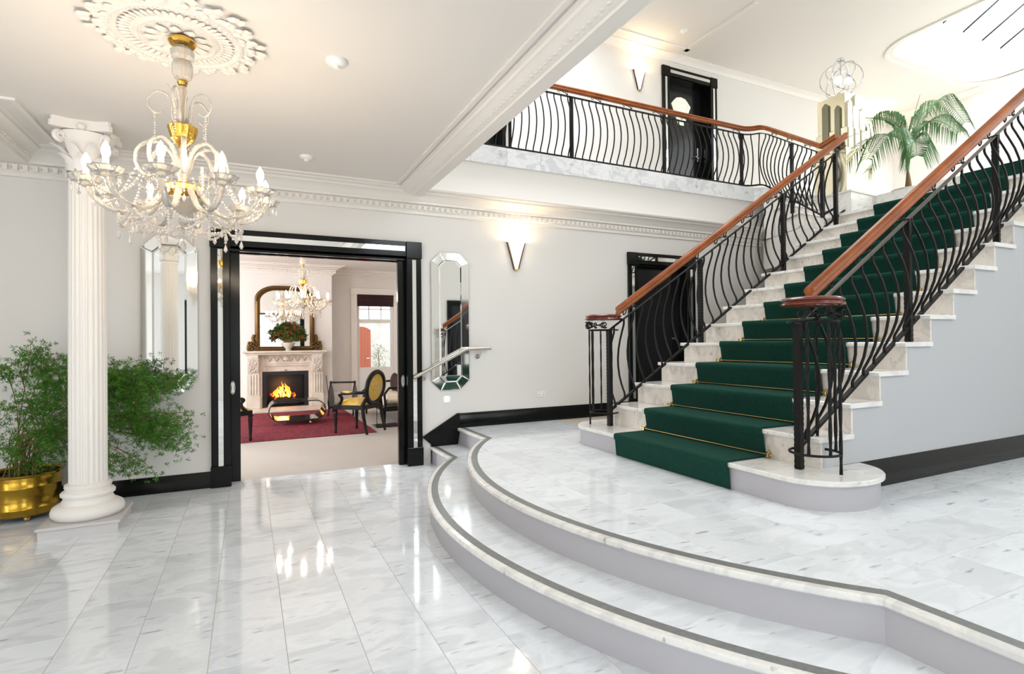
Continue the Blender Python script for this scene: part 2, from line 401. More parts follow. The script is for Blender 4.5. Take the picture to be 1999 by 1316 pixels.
# hall ceiling, low beam and void edge
cb = B().box((-4.5, -3.2, CZ), (1.695, WY+0.1, CZ+0.43))
hall_ceiling = struct(cb.build('ceiling', 'ceil', smooth=0))
struct(B().box((1.45, -3.2, CZ+0.43), (1.695, 7.3, RZ)).build('wall_void', 'wall', smooth=0))
lw_ = B()
for y0, y1, z0, z1 in ((-3.2, -2.6, 0, 3.43), (-0.8, 0.4, 0, 3.43), (2.2, WY, 0, 3.43), (-2.6, -0.8, 0, 0.45), (0.4, 2.2, 0, 0.45), (-2.6, -0.8, 2.85, 3.43), (0.4, 2.2, 2.85, 3.43)):
    lw_.box((-4.7, y0, z0), (-4.5, y1, z1))
struct(lw_.build('wall_left', 'wall_warm', smooth=0))
struct(B().box((13.1, -3.2, 0), (13.3, 7.5, RZ)).build('wall_right', 'wall', smooth=0))
# front wall behind the camera with tall windows
fw = B(); xs = [-4.5]
for wx in (-3.4, 0.9, 7.9): xs += [wx-0.95, wx+0.95]
xs.append(13.1)
for k in range(0, len(xs), 2): fw.box((xs[k], -3.4, 0), (xs[k+1], -3.2, 3.2))
for k in range(1, len(xs)-1, 2): fw.box((xs[k], -3.4, 0), (xs[k+1], -3.2, 0.45)); fw.box((xs[k], -3.4, 2.85), (xs[k+1], -3.2, 3.2))
xs2 = [1.45]
for wx in (3.4, 6.4, 9.4): xs2 += [wx-1.1, wx+1.1]  # unseen upper openings, added to let in more daylight
xs2.append(13.1)
for k in range(0, len(xs2), 2): fw.box((xs2[k], -3.4, 3.2), (xs2[k+1], -3.2, RZ))
for k in range(1, len(xs2)-1, 2): fw.box((xs2[k], -3.4, 3.2), (xs2[k+1], -3.2, 3.9)); fw.box((xs2[k], -3.4, 5.9), (xs2[k+1], -3.2, RZ))
struct(fw.build('wall_front', 'wall', smooth=0))
n_win = 3
for wx in (-3.4, 0.9, 7.9):
    b = B()
    for a, c in (((wx-0.95, -3.36, 0.45), (wx-0.88, -3.24, 2.85)), ((wx+0.88, -3.36, 0.45), (wx+0.95, -3.24, 2.85)), ((wx-0.88, -3.36, 0.45), (wx+0.88, -3.24, 0.52)),
                 ((wx-0.88, -3.36, 2.78), (wx+0.88, -3.24, 2.85)), ((wx-0.02, -3.34, 0.52), (wx+0.02, -3.26, 2.78)), ((wx-0.88, -3.34, 2.1), (wx+0.88, -3.26, 2.14))):
        b.box(a, c)
    struct(b.build('window_%d' % n_win, 'white', smooth=0)); n_win += 1

for wy in (-1.7, 1.3):  # unseen left windows, added as openings for fill light
    b = B().box((-4.66, wy-0.9, 0.45), (-4.54, wy-0.83, 2.85)).box((-4.66, wy+0.83, 0.45), (-4.54, wy+0.9, 2.85)).box((-4.66, wy-0.83, 0.45), (-4.54, wy+0.83, 0.52)).box((-4.66, wy-0.83, 2.78), (-4.54, wy+0.83, 2.85)).box((-4.64, wy-0.02, 0.52), (-4.56, wy+0.02, 2.78))
    struct(b.build('window_%d' % n_win, 'white', smooth=0)); n_win += 1

# upper level: wall, ceiling with skylight opening, corridor slab
uw = B(); UD = ((2.30, 3.40), (6.60, 7.56))
e = [1.45, UD[0][0], UD[0][1], UD[1][0], UD[1][1], 13.1]
for k in (0, 2, 4): uw.box((e[k], 7.3, 3.43), (e[k+1], 7.45, RZ))
for k in (1, 3): uw.box((e[k], 7.3, 5.93), (e[k+1], 7.45, RZ))
struct(uw.build('wall_upper', 'wall', smooth=0))
def rounded(x0, y0, x1, y1, r, n=8):
    out = []
    for cx, cy, a in ((x1-r, y1-r, 0), (x0+r, y1-r, PI/2), (x0+r, y0+r, PI), (x1-r, y0+r, 1.5*PI)):
        for k in range(n+1):
            t = a+PI/2*k/n; out.append((cx+r*math.cos(t), cy+r*math.sin(t)))
    return out
SKY = (9.85, -1.6, 13.0, 5.68)
hole = rounded(*SKY, 0.55)
def plate_with_hole(outer, holep, z0, z1, name, m):
    bm = bmesh.new()
    for z in (z0, z1):
        vo = [bm.verts.new((x, y, z)) for x, y in outer]; vh = [bm.verts.new((x, y, z)) for x, y in holep]
        ed = [bm.edges.new((vo[i], vo[(i+1) % len(vo)])) for i in range(len(vo))]+[bm.edges.new((vh[i], vh[(i+1) % len(vh)])) for i in range(len(vh))]
        bmesh.ops.triangle_fill(bm, edges=ed, use_beauty=True)
    bm.verts.ensure_lookup_table()
    me = bpy.data.meshes.new(name); bm.to_mesh(me); bm.free(); me.materials.append(M_[m])
    return link(name, me)
struct(plate_with_hole([(6.0, -3.4), (13.3, -3.4), (13.3, 7.5), (6.0, 7.5)], hole, RZ, RZ+0.12, 'ceiling', 'ceil'))
hole2 = rounded(2.2, 3.9, 4.85, 6.85, 0.4)  # added opening out of view, to light the upper wall and balcony
struct(plate_with_hole([(1.45, -3.4), (6.0, -3.4), (6.0, 7.5), (1.45, 7.5)], hole2, RZ, RZ+0.12, 'ceiling', 'ceil'))
sk2 = sempty('window_20', (0, 0, 0))  # frame of the added skylight
B().sweep([(x, y, RZ) for x, y in hole2], [(0, 0), (0.05, 0.02), (0.08, 0.35), (-0.02, 0.35), (-0.05, -0.02)], closed=True).build('skylight_moulding', 'plaster', sk2)
for k in range(4): B().box((2.6+0.6*k, 4.0, RZ+0.30), (2.62+0.6*k, 6.75, RZ+0.34)).build('glazing_bar', 'blackmat', sk2)
# skylight: stepped plaster well, glazing bars, glass
sk = sempty('window_2', (0, 0, 0))
prof = [(0.06, -0.03), (0.06, 0.0), (-0.02, 0.03), (-0.02, 0.05), (-0.06, 0.07), (-0.16, 0.13), (-0.17, 0.17), (-0.22, 0.19), (-0.24, 0.24), (-0.29, 0.25), (-0.29, 0.55), (0.1, 0.55), (0.12, -0.03)]
b = B(); b.sweep([(x, y, RZ) for x, y in hole], [(-u, v) for u, v in prof], closed=True); b.build('skylight_moulding', 'plaster', sk)
for k in range(-1, 5):
    xx = 10.515+0.6267*k
    if SKY[0]+0.3 < xx < SKY[2]-0.2: B().prism([(5.03, RZ+0.30), (0.4, RZ+0.30+0.55*4.63), (0.4, RZ+0.325+0.55*4.63), (5.03, RZ+0.325)], xx-0.007, xx+0.007, 'yz').build('glazing_bar', 'blackmat', sk, 0)
# cornices ---------------------------------------------------------
def cornice_profile(top):   # (out from wall, height), top at ceiling
    return [(0, -0.235), (0.028, -0.235), (0.028, -0.205), (0.045, -0.195), (0.045, -0.135), (0.085, -0.13), (0.085, -0.108), (0.10, -0.10),
            (0.115, -0.075), (0.15, -0.05), (0.185, -0.04), (0.185, -0.022), (0.235, -0.016), (0.245, 0.0), (0, 0.0)]
def dentils(n, x0, x1, y, z, pitch, parent, along='x', sgn=-1, m='plaster'):
    b = B(); k = 0; t = x0
    while t < x1:
        if along == 'x':
            b.box((t, y, z), (t+pitch*0.5, y+sgn*0.022, z+0.045)); b.octa((t+pitch*0.75, y+sgn*0.004, z+0.022), 0.011, 1.6)
        else:
            b.box((y, t, z), (y+sgn*0.034, t+pitch*0.5, z+0.05)); b.octa((y+sgn*0.012, t+pitch*0.75, z+0.022), 0.014, 1.6)
        t += pitch
    return stuff(b.build('dentil_band', m, parent, smooth=0))
c1 = struct(B().sweep([(-4.5, WY, CZ), (13.1, WY, CZ)], [(-u, v) for u, v in cornice_profile(CZ)]).build('trim_1', 'plaster'))
dentils(0, -2.6, 8.0, WY-0.045, CZ-0.19, 0.066, c1)
B().box((-1.25, WY-0.335, CZ-0.016), (1.40, WY-0.305, CZ+0.01)).build('ceiling_bead', 'plaster', c1)
# thicker panelled strip under the hall ceiling and cornice of the beam along the void
beam = [(1.44, CZ+0.01), (1.44, CZ-0.012), (1.465, CZ-0.016), (1.475, CZ-0.03), (1.50, CZ-0.034), (1.515, CZ-0.05), (1.555, CZ-0.062), (1.585, CZ-0.066), (1.592, CZ-0.078), (1.695, CZ-0.078), (1.697, CZ+0.02)]
bo = B(); yA, yB = -3.2, WY-0.20
bo.add([(x, yA, z) for x, z in beam]+[(x, yB, z) for x, z in beam], [(i, i+1, len(beam)+i+1, len(beam)+i) for i in range(len(beam)-1)]+[tuple(range(len(beam))), tuple(range(2*len(beam)-1, len(beam)-1, -1))])
tb = struct(bo.build('trim_2', 'plaster'))
b = B(); t = 0.2
while t < 5.6:     # egg and leaf ornament on the beam's cornice
    b.ball((1.548, t, CZ-0.055), 0.016, 1, (1.0, 1.25, 0.7)); b.octa((1.562, t+0.028, CZ-0.060), 0.007, 1.2); t += 0.056
stuff(b.build('egg_ornament', 'plaster', tb))
B().box((1.385, -3.2, CZ-0.016), (1.415, WY-0.335, CZ+0.01)).build('ceiling_bead', 'plaster', tb)
# low bulkhead at the far left, with its cornice
bk = struct(B().box((-4.5, 4.98, CZ-0.13), (-1.66, WY+0.01, CZ+0.01)).build('trim_3', 'plaster', smooth=0))
pr3 = [(0, -0.13), (0.02, -0.13), (0.03, -0.105), (0.05, -0.10), (0.06, -0.07), (0.10, -0.04), (0.13, -0.03), (0.13, -0.01), (0.15, 0.0), (0, 0.0)]
B().sweep([(-4.5, 4.98, CZ), (-1.66, 4.98, CZ), (-1.66, WY, CZ)], [(-u, v) for u, v in pr3]).build('bulkhead_cornice', 'plaster', bk)
B().sweep([(-4.5, 4.70, CZ), (-1.40, 4.70, CZ), (-1.40, WY-0.31, CZ)], [(-0.015, -0.016), (0.015, -0.016), (0.015, 0.005), (-0.015, 0.005)]).build('ceiling_bead', 'plaster', bk)
b = B(); t = 5.02
while t < 5.68: b.ball((-1.60, t, CZ-0.088), 0.014, 1, (0.8, 1.3, 0.8)); t += 0.05
stuff(b.build('egg_ornament', 'plaster', bk))
# upper crown moulding
struct(B().sweep([(1.695, 7.3, RZ), (13.1, 7.3, RZ), (13.1, -3.2, RZ)], [(-u, v) for u, v in ((0, -0.11), (0.02, -0.11), (0.03, -0.08), (0.08, -0.03), (0.10, -0.02), (0.10, 0), (0, 0))]).build('trim_4', 'plaster'))
B2 = B().box((5.0, 6.98, RZ-0.02), (6.8, 7.06, RZ+0.01)).box((6.72, 5.6, RZ-0.02), (6.8, 7.06, RZ+0.01))
struct(B2.build('trim_5', 'plaster', smooth=0))

# corridor slab (upper floor) with marble fascia
slab = [(1.695, 5.84), (6.9, 5.84), (7.06, 5.74), (13.1, 5.74), (13.1, 7.3), (1.695, 7.3)]
fl2 = struct(B().prism(slab, UZ-0.20, UZ-0.03).build('floor', 'wall', smooth=0))
b = B().prism([(1.695, 5.84), (6.9, 5.84), (7.06, 5.74), (13.1, 5.74), (13.1, 7.29), (1.695, 7.29)], UZ-0.03, UZ); b.build('floor_top', 'tread', fl2, smooth=0)
x = 1.70; k = 0
while x < 6.88:
    w = 0.46 if k % 3 else 0.61
    B().bevbox((x, 5.815, UZ-0.215), (min(x+w, 6.9)-0.002, 5.842, UZ-0.002), 0.002).build('fascia_slab', 'fascia', fl2, smooth=0); x += w; k += 1
B().prism([(6.9, 5.815), (7.075, 5.72), (7.06, 5.742), (6.9, 5.842)], UZ-0.215, UZ-0.002).build('fascia_slab', 'fascia', fl2, smooth=0)
# cove between cornice and fascia
cv = [(WY+0.01, CZ+0.02), (WY-0.002, CZ+0.12)]
for k in range(9):
    a = PI/2*k/8; cv.append((5.842+0.053*math.cos(a), CZ+0.2+0.225*math.sin(a)))
cv += [(WY+0.01, UZ-0.2)]
struct(B().prism(cv, 1.695, 12.9, 'yz').build('trim_6', 'wall'))

# baseboards (black gloss)
def base_prof(h): return [(0, 0), (0.024, 0), (0.024, h-0.05), (0.017, h-0.04), (0.017, h-0.028), (0.01, h-0.018), (0.006, h), (0, h)]
def baseboard(name, pts, h): return struct(B().sweep(pts, [(-u, v) for u, v in base_prof(h)]).build(name, 'black'))
baseboard('baseboard_left', [(-4.5, WY, 0), (-0.32, WY, 0)], 0.15)
baseboard('baseboard_back', [(2.155, WY, PZ), (4.57, WY, PZ)], 0.165)
baseboard('baseboard_right', [(5.75, WY, PZ), (13.1, WY, PZ)], 0.165)
baseboard('baseboard_stair', [(3.3, 2.212, PZ), (9.0, 2.212, PZ)], 0.175)
struct(B().prism([(1.83, 0.0), (1.83, 0.21), (1.73, 0.30), (2.145, 0.538), (2.17, 0.538), (2.17, 0.36), (2.145, 0.185), (1.83, 0.18)], WY-0.026, WY+0.001, 'xz').build('baseboard_rake', 'black', smooth=0))

# ------------------------------------------------------------------ curved platform steps
ACX, ACY = 4.457, 3.19
def outline(R, xs, d, n=56):
    dx = ACX-(xs+d); r = R-d; a = math.acos(dx/r); pts = [(xs+d, WY)]
    for k in range(n+1):
        t = a-2*a*k/n; pts.append((ACX-r*math.cos(t), ACY+r*math.sin(t)))
    pts.append((xs+d, -3.2)); return pts
steps = thing('curved_steps', 'two wide bowed marble steps with grey inlay strip up to the raised stair landing', 'steps', (2.0, 3.0, 0))
def par(o, root): o.parent = root; o.matrix_parent_inverse = root.matrix_basis.inverted(); return o
def band(o1, o2, z, i0, i1, thick=0.03):
    b = B(); n = i1-i0+1
    vs = [(o1[i][0], o1[i][1], z) for i in range(i0, i1+1)]+[(o2[i][0], o2[i][1], z) for i in range(i0, i1+1)]
    vs += [(x, y, z-thick) for x, y, z in vs]
    fs = []
    for k in range(n-1):
        fs += [(k, k+1, n+k+1, n+k), (2*n+k, 3*n+k, 3*n+k+1, 2*n+k+1), (k, 2*n+k, 2*n+k+1, k+1), (n+k, n+k+1, 3*n+k+1, 3*n+k)]
    fs += [(0, n, 3*n, 2*n), (n-1, 3*n-1, 4*n-1, 2*n-1)]
    return b.add(vs, fs)
def nosing(R, xs, z, i0, i1):
    pf = [(0.036, 0), (0.007, 0), (0.0, -0.007), (-0.001, -0.016), (0.0, -0.026), (0.006, -0.033), (0.036, -0.033)]
    b = B(); rings = [outline(R, xs, d) for d, _ in pf]; n = len(pf); vs = []; fs = []
    for i in range(i0, i1+1):
        for k in range(n): vs.append((rings[k][i][0], rings[k][i][1], z+pf[k][1]))
    m = i1-i0+1
    for i in range(m-1):
        for k in range(n): k2 = (k+1) % n; fs.append((i*n+k, i*n+k2, (i+1)*n+k2, (i+1)*n+k))
    fs += [tuple(range(n)), tuple((m-1)*n+k for k in range(n))]
    return b.add(vs, fs)
NSEG = 58
cuts = [0, 1, 9, 17, 25, 33, 41, 49, 57, 58]
R1, X1, R2, X2 = 3.345, 1.815, 3.02, 2.142
for R, xs, z in ((R1, X1, 0.185), (R2, X2, PZ)):
    for a, c in zip(cuts[:-1], cuts[1:]):
        par(nosing(R, xs, z, a, c).build('nosing_slab', 'tread', None, 30), steps)
    for a, c in ((0, 1), (1, 57), (57, 58)):
        par(band(outline(R, xs, 0.036), outline(R, xs, 0.088), z, a, c, 0.02).build('inlay_strip', 'inlay', None, 30), steps)
    zb = 0.0 if z < 0.3 else 0.185
    ri = outline(R, xs, 0.026); rj = outline(R, xs, 0.05)
    for a, c in ((0, 1), (1, 57), (57, 58)):
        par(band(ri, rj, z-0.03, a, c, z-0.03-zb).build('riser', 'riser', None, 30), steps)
for a, c in zip(cuts[:-1], cuts[1:]):
    par(band(outline(R1, X1, 0.088), outline(R2, X2, 0.05), 0.185, a, c, 0.03).build('tread_slab', 'platform', None, 0), steps)
# raised platform: body and its clipped tiles
o_in = outline(R2, X2, 0.089)
body = [(x, y) for x, y in outline(R2, X2, 0.052)]+[(13.1, -3.2), (13.1, WY)]
pf = struct(B().prism(body, 0.0, PZ-0.0015).build('floor', 'grout', smooth=0))
def clip(poly, x0, y0, x1, y1):
    def cut(p, ins, inter):
        out = []
        for i in range(len(p)):
            a, b = p[i-1], p[i]
            if ins(b):
                if not ins(a): out.append(inter(a, b))
                out.append(b)
            elif ins(a): out.append(inter(a, b))
        return out
    def ix(v): return lambda a, b: (v, a[1]+(b[1]-a[1])*(v-a[0])/(b[0]-a[0]))
    def iy(v): return lambda a, b: (a[0]+(b[0]-a[0])*(v-a[1])/(b[1]-a[1]), v)
    for ins, it in ((lambda p: p[0] >= x0, ix(x0)), (lambda p: p[0] <= x1, ix(x1)), (lambda p: p[1] >= y0, iy(y0)), (lambda p: p[1] <= y1, iy(y1))):
        poly = cut(poly, ins, it)
        if len(poly) < 3: return []
    return poly
def parea(p): return 0.5*abs(sum(p[i-1][0]*p[i][1]-p[i][0]*p[i-1][1] for i in range(len(p))))
big = o_in+[(13.1, -3.2), (13.1, WY)]
ptile = B().bevbox((0, 0, -0.012), (TS-0.002, TS-0.002, 0), 0.0008).mesh('tile', 'platform', 0)
g = 0.001; rest = []
for i in range(-6, 22):
    for j in range(-9, 17):
        x0 = 2.84+TS*i; y0 = 1.066+0.3022*j; x1 = x0+TS; y1 = y0+0.3022
        if x0 > 3.45 and y0 > 2.25: continue
        if x0 > 2.4 and y1 < 0.5+0.4*(x0-2.4): rest.append((x0, y0)); continue
        if x0 > 2.85 and y0 > 2.25 and y1 < 4.3: continue
        if x0 > 6.5: rest.append((x0, y0)); continue
        if y1 < 0.2:
            if x0 > 2.3: rest.append((x0, y0))
            continue
        p = clip(big, x0+g, y0+g, x1-g, min(y1, WY)-g)
        if len(p) < 3 or parea(p) < 4e-4: continue
        if abs(parea(p)-(TS-2*g)*(0.3022-2*g)) < 1e-5:
            B_ = link('tile', ptile, pf, (x0+g, y0+g, PZ)); B_.scale = (1, (0.3022-2*g)/(TS-2*g), 1)
        else:
            B().prism([(a-x0, c-y0) for a, c in p], -0.012, 0.0).build('tile', 'platform', pf, 0, loc=(x0, y0, PZ))

rb = B()
for x0, y0 in rest: rb.box((x0+g, y0+g, PZ-0.012), (x0+TS-g, y0+0.3022-g, PZ))
stuff(rb.build('tiles', 'platform', pf, 0))

# ------------------------------------------------------------------ staircase
NX = lambda k: 2.835+0.3035*(k-1)     # nosing of tread k
NZ = lambda k: 0.545+0.1933*(k-1)
YN, YF = 2.21, 4.33
stair = thing('staircase', 'broad straight white marble staircase with rounded bottom step climbing right', 'staircase', (3.2, 3.27, PZ))
def spart(b, name, m, smooth=30): return par(b.build(name, m, None, smooth), stair)
def capsule(x0, xc, rx, ry, yn, yf, n=14, d=0.0):
    pts = []
    for k in range(n+1):
        t = PI-PI*0.5*k/n; pts.append((xc+(rx-d)*math.cos(t), yf+(ry-d)*math.sin(t)))
    for k in range(1, n+1):
        t = PI/2-PI*0.5*k/n; pts.append((xc+(rx-d)*math.cos(t), yf+(ry-d)*math.sin(t)))
    for k in range(n+1):
        t = -PI*0.5*k/n; pts.append((xc+(rx-d)*math.cos(t), yn+(ry-d)*math.sin(t)))
    for k in range(1, n+1):
        t = -PI/2-PI*0.5*k/n; pts.append((xc+(rx-d)*math.cos(t), yn+(ry-d)*math.sin(t)))
    return pts
c0 = lambda d: capsule(0, 3.185, 0.368, 0.31, YN, YF, d=d)
b = B()
rings = [c0(d) for d in (0.006, 0.0, 0.0, 0.006)]; zs = (NZ(1), NZ(1)-0.006, NZ(1)-0.026, NZ(1)-0.032)
n = len(rings[0]); b.add([(x, y, z) for r, z in zip(rings, zs) for x, y in r],
    [tuple(range(n-1, -1, -1)), tuple(range(3*n, 4*n))]+[(k*n+i, k*n+(i+1) % n, (k+1)*n+(i+1) % n, (k+1)*n+i) for k in range(3) for i in range(n)])
spart(b, 'tread', 'tread')
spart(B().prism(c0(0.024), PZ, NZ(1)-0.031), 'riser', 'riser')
def slab_tread(b, x0, x1, y0, y1, z):
    pf = [(x0+0.006, z), (x0, z-0.006), (x0, z-0.026), (x0+0.006, z-0.032), (x1, z-0.032), (x1, z)]
    return b.prism(pf, y0, y1, 'xz')
for k in range(2, 13):
    spart(slab_tread(B(), NX(k), NX(k+1)+0.034, YN-0.02, YF+0.02, NZ(k)), 'tread', 'tread', 0)
for k in range(2, 14):
    spart(B().box((NX(k)+0.032, YN-0.002, NZ(k-1)-0.001), (NX(k)+0.05, (YF if k < 13 else 4.62), NZ(k)-0.031)), 'riser', 'stairm', 0)
# landing and short flight turning to the balcony
spart(B().prism([(NX(13), YN-0.02), (7.72, YN-0.02), (7.72, 4.9), (6.69, 4.9), (6.49, 4.42), (NX(13), 4.42)], NZ(13)-0.032, NZ(13)), 'landing', 'tread', 0)
EY = lambda y: 6.47+(y-4.40)*0.428
for q, y0 in enumerate((4.88, 5.17, 5.46)):
    z = NZ(14+q)
    y1 = y0+0.32
    spart(B().prism([(EY(y0)-0.03, y0), (7.74, y0), (7.74, y1), (EY(y1)-0.03, y1)], z-0.032, z), 'tread', 'tread', 0)
    spart(B().box((EY(y0), y0+0.03, z-0.194), (7.74, y0+0.05, z-0.031)), 'riser', 'stairm', 0)
spart(B().prism([(EY(4.42), 4.42), (EY(5.80), 5.80), (7.72, 5.80), (7.72, 4.42)], 2.4, NZ(13)-0.03), 'winder_wall', 'wall', 0)
spart(B().prism([(4.925, NZ(13)-0.02), (4.925, NZ(14)-0.034), (5.215, NZ(14)-0.034), (5.215, NZ(15)-0.034), (5.505, NZ(15)-0.034), (5.505, NZ(16)-0.034), (5.70, NZ(16)-0.034), (5.70, NZ(13)-0.02)], 6.97, 7.715, 'yz'), 'winder_wall', 'wall', 0)
# skewed side face of the short flight
b = B()
for y0, y1, zt in ((4.922, 5.20, NZ(14)-0.003), (5.212, 5.49, NZ(15)-0.003), (5.502, 5.70, NZ(16)-0.003)):
    b.prism([(EY(y0)+0.004, y0), (7.12, y0), (7.12, y1), (EY(y1)+0.004, y1)], NZ(13)-0.02, zt-0.032)
spart(b, 'winder_side', 'wall', 0)
# steps going on from the landing to the upper floor, low plinth beside them
for q in range(3):
    xx = 7.73+0.30*q; z = NZ(14+q)
    spart(B().box((xx, YN, NZ(13)-0.03 if q == 0 else NZ(13+q)-0.032), (xx+0.6, 4.86, z)), 'riser', 'tread', 0)
spart(B().prism([(7.735, 4.87), (8.34, 4.91), (8.34, 5.82), (7.735, 5.82)], NZ(13), 3.44), 'plinth', 'tread', 0)
spart(B().prism([(7.715, 4.85), (8.36, 4.89), (8.36, 5.82), (7.715, 5.82)], 3.44, 3.465), 'plinth_cap', 'tread', 0)
struct(B().box((8.34, -3.2, 3.2), (13.1, 5.74, 3.44)).build('floor', 'tread', smooth=0))
# stringer walls (stepped) near and far
def stringer(y0, y1):
    poly = [(3.16, PZ)]
    for k in range(2, 14):
        poly += [(NX(k)+0.05, NZ(k-1)-(0.0 if k == 2 else 0.032)) if k > 2 else (3.19, NZ(1)), (NX(k)+0.05, NZ(k)-0.032)]
    poly += [(7.6, NZ(13)-0.032), (7.6, PZ)]
    return B().prism(poly, y0, y1, 'xz')
par(stringer(YN, YN+0.06).build('stringer_wall', 'stairwall_shaded', None, 0), stair)
par(stringer(YF-0.06, YF).build('stringer_wall', 'stairwall_shaded', None, 0), stair)
struct(B().box((7.54, -3.2, PZ), (7.6, YN-0.03, 2.8)).build('wall_stair', 'wall', smooth=0))

# carpet runner
cr = B(); path = [(2.822, PZ+0.002)]
off = 0.014
for k in range(1, 14):
    z = NZ(k)+off; x = (NX(k) if k > 1 else 2.812)-off
    path += [(x+0.012, NZ(k)-0.045), (x, NZ(k)-0.03), (x-0.002, z-0.016), (x+0.004, z-0.005), (x+0.014, z), (x+0.06, z+0.001)]
    if k < 13: path += [(NX(k+1)+0.018, z), (NX(k+1)+0.016, z+0.01)]
path.append((7.70, NZ(13)+off))
for q in range(3):
    xx = 7.72+0.30*q; z = NZ(14+q)+off
    path += [(xx-0.003, NZ(13+q)+off+0.004), (xx-0.006, z-0.01), (xx, z), (xx+0.28, z)]
path.append((9.6, NZ(16)+off))
y0, y1 = 2.600, 3.815
n = len(path); vs = [(x, y0, z) for x, z in path]+[(x, y1, z) for x, z in path]
inner = []
for i, (x, z) in enumerate(path):
    a = path[max(i-1, 0)]; c = path[min(i+1, n-1)]; tx, tz = c[0]-a[0], c[1]-a[1]; l = math.hypot(tx, tz) or 1
    inner.append((x+tz/l*0.011, z-tx/l*0.011))
vs += [(x, y0, z) for x, z in inner]+[(x, y1, z) for x, z in inner]
fs = []
for i in range(n-1): fs += [(i, i+1, n+i+1, n+i), (2*n+i, 3*n+i, 3*n+i+1, 2*n+i+1), (i, 2*n+i, 2*n+i+1, i+1), (n+i, n+i+1, 3*n+i+1, 3*n+i)]
runner = cr.add(vs, fs).build('carpet_runner', 'green', None, 50)
tag(runner, 'dark green carpet runner down the middle of the marble staircase', 'carpet')
ords = ['first', 'second', 'third', 'fourth', 'fifth', 'sixth', 'seventh', 'eighth', 'ninth', 'tenth', 'eleventh', 'twelfth']
for k in range(1, 13):
    x = NX(k+1)+0.006; z = NZ(k)+0.026
    t = thing('stair_rod', 'thin brass rod holding the green runner above the %s tread from the bottom' % ords[k-1], 'stair rod', (x, 3.207, z), 0, 'brass rods across the green stair runner')
    B().tube([(0, -0.65, 0), (0, 0.65, 0)], 0.005, 8).build('rod', 'brass', t)
    for s in (-1, 1):
        br = B().bevbox((-0.012, s*0.635-0.012, -0.018), (0.024, s*0.635+0.012, 0.014), 0.003)
        br.ball((0, s*0.665, 0), 0.011, 1); br.ball((0.018, s*0.635, 0.018), 0.01, 1)
        br.build('bracket', 'brass', t)

# ------------------------------------------------------------------ railings
RTOP = lambda x: 1.873+0.637*(x-3.484)     # top of timber rail
FLAT = lambda x: RTOP(x)-0.158
BOT = lambda x: 0.725+0.632*(x-3.115)
hand = [(-0.036, -0.030), (-0.032, -0.012), (-0.022, -0.002), (0, 0.002), (0.022, -0.002), (0.032, -0.012), (0.036, -0.030), (0.024, -0.042), (0.024, -0.050), (0.032, -0.060), (0.030, -0.080), (0.018, -0.088), (-0.018, -0.088), (-0.030, -0.080), (-0.032, -0.060), (-0.024, -0.050), (-0.024, -0.042)]
flatp = [(-0.017, 0), (0.017, 0), (0.017, -0.010), (-0.017, -0.010)]
botp = [(-0.015, 0), (0.015, 0), (0.015, -0.020), (-0.015, -0.020)]
belly = [(0, 0), (0, 0.055), (0.006, 0.085), (0.028, 0.15), (0.062, 0.26), (0.088, 0.38), (0.100, 0.50), (0.098, 0.60), (0.080, 0.72), (0.052, 0.82), (0.022, 0.895), (0.006, 0.93), (0, 0.955), (0, 1.0)]
def twisted_post(p, ztop, w=0.026):
    h = ztop-p[2]; n = max(24, int(h/0.016))
    pts = [(p[0], p[1], p[2]+h*i/n) for i in range(n+1)]
    # square bar with hammered, rope-like corners
    rs = [w*(1.0 if i % 2 else 0.90) for i in range(n+1)]
    return B().tube(pts, rs, 4, phase=PI/4+0.12)
def scroll(p, d, up, s=1.0):
    """S shaped iron scroll between flat bar and handrail; d along the rail"""
    d = Vector(d).normalized(); upv = Vector((0, 0, 1)); pts = []
    R = 0.036*s
    c1 = Vector(p)-d*0.085*s+upv*0.052*s; c2 = Vector(p)+d*0.085*s+upv*0.052*s
    for k in range(17):
        a = -0.5+k*0.42; r = R*(0.30+0.70*k/16)
        pts.append(c1+d*(r*math.cos(a+2.3))+upv*(r*math.sin(a+2.3)))
    l = pts[-1]
    q = []
    for k in range(17):
        a = -0.5+k*0.42; r = R*(0.30+0.70*k/16)
        q.append(c2-d*(r*math.cos(a+2.3))-upv*(r*math.sin(a+2.3)))
    pts = pts+list(reversed(q))
    return B().tube(pts, 0.0055*s, 5)
def baluster(p_top, p_bot, out, w=0.0075):
    pt, pb = Vector(p_top), Vector(p_bot); out = Vector(out)
    return B().tube([pt+(pb-pt)*t+out*o for o, t in belly], w*1.25, 4, phase=PI/4)

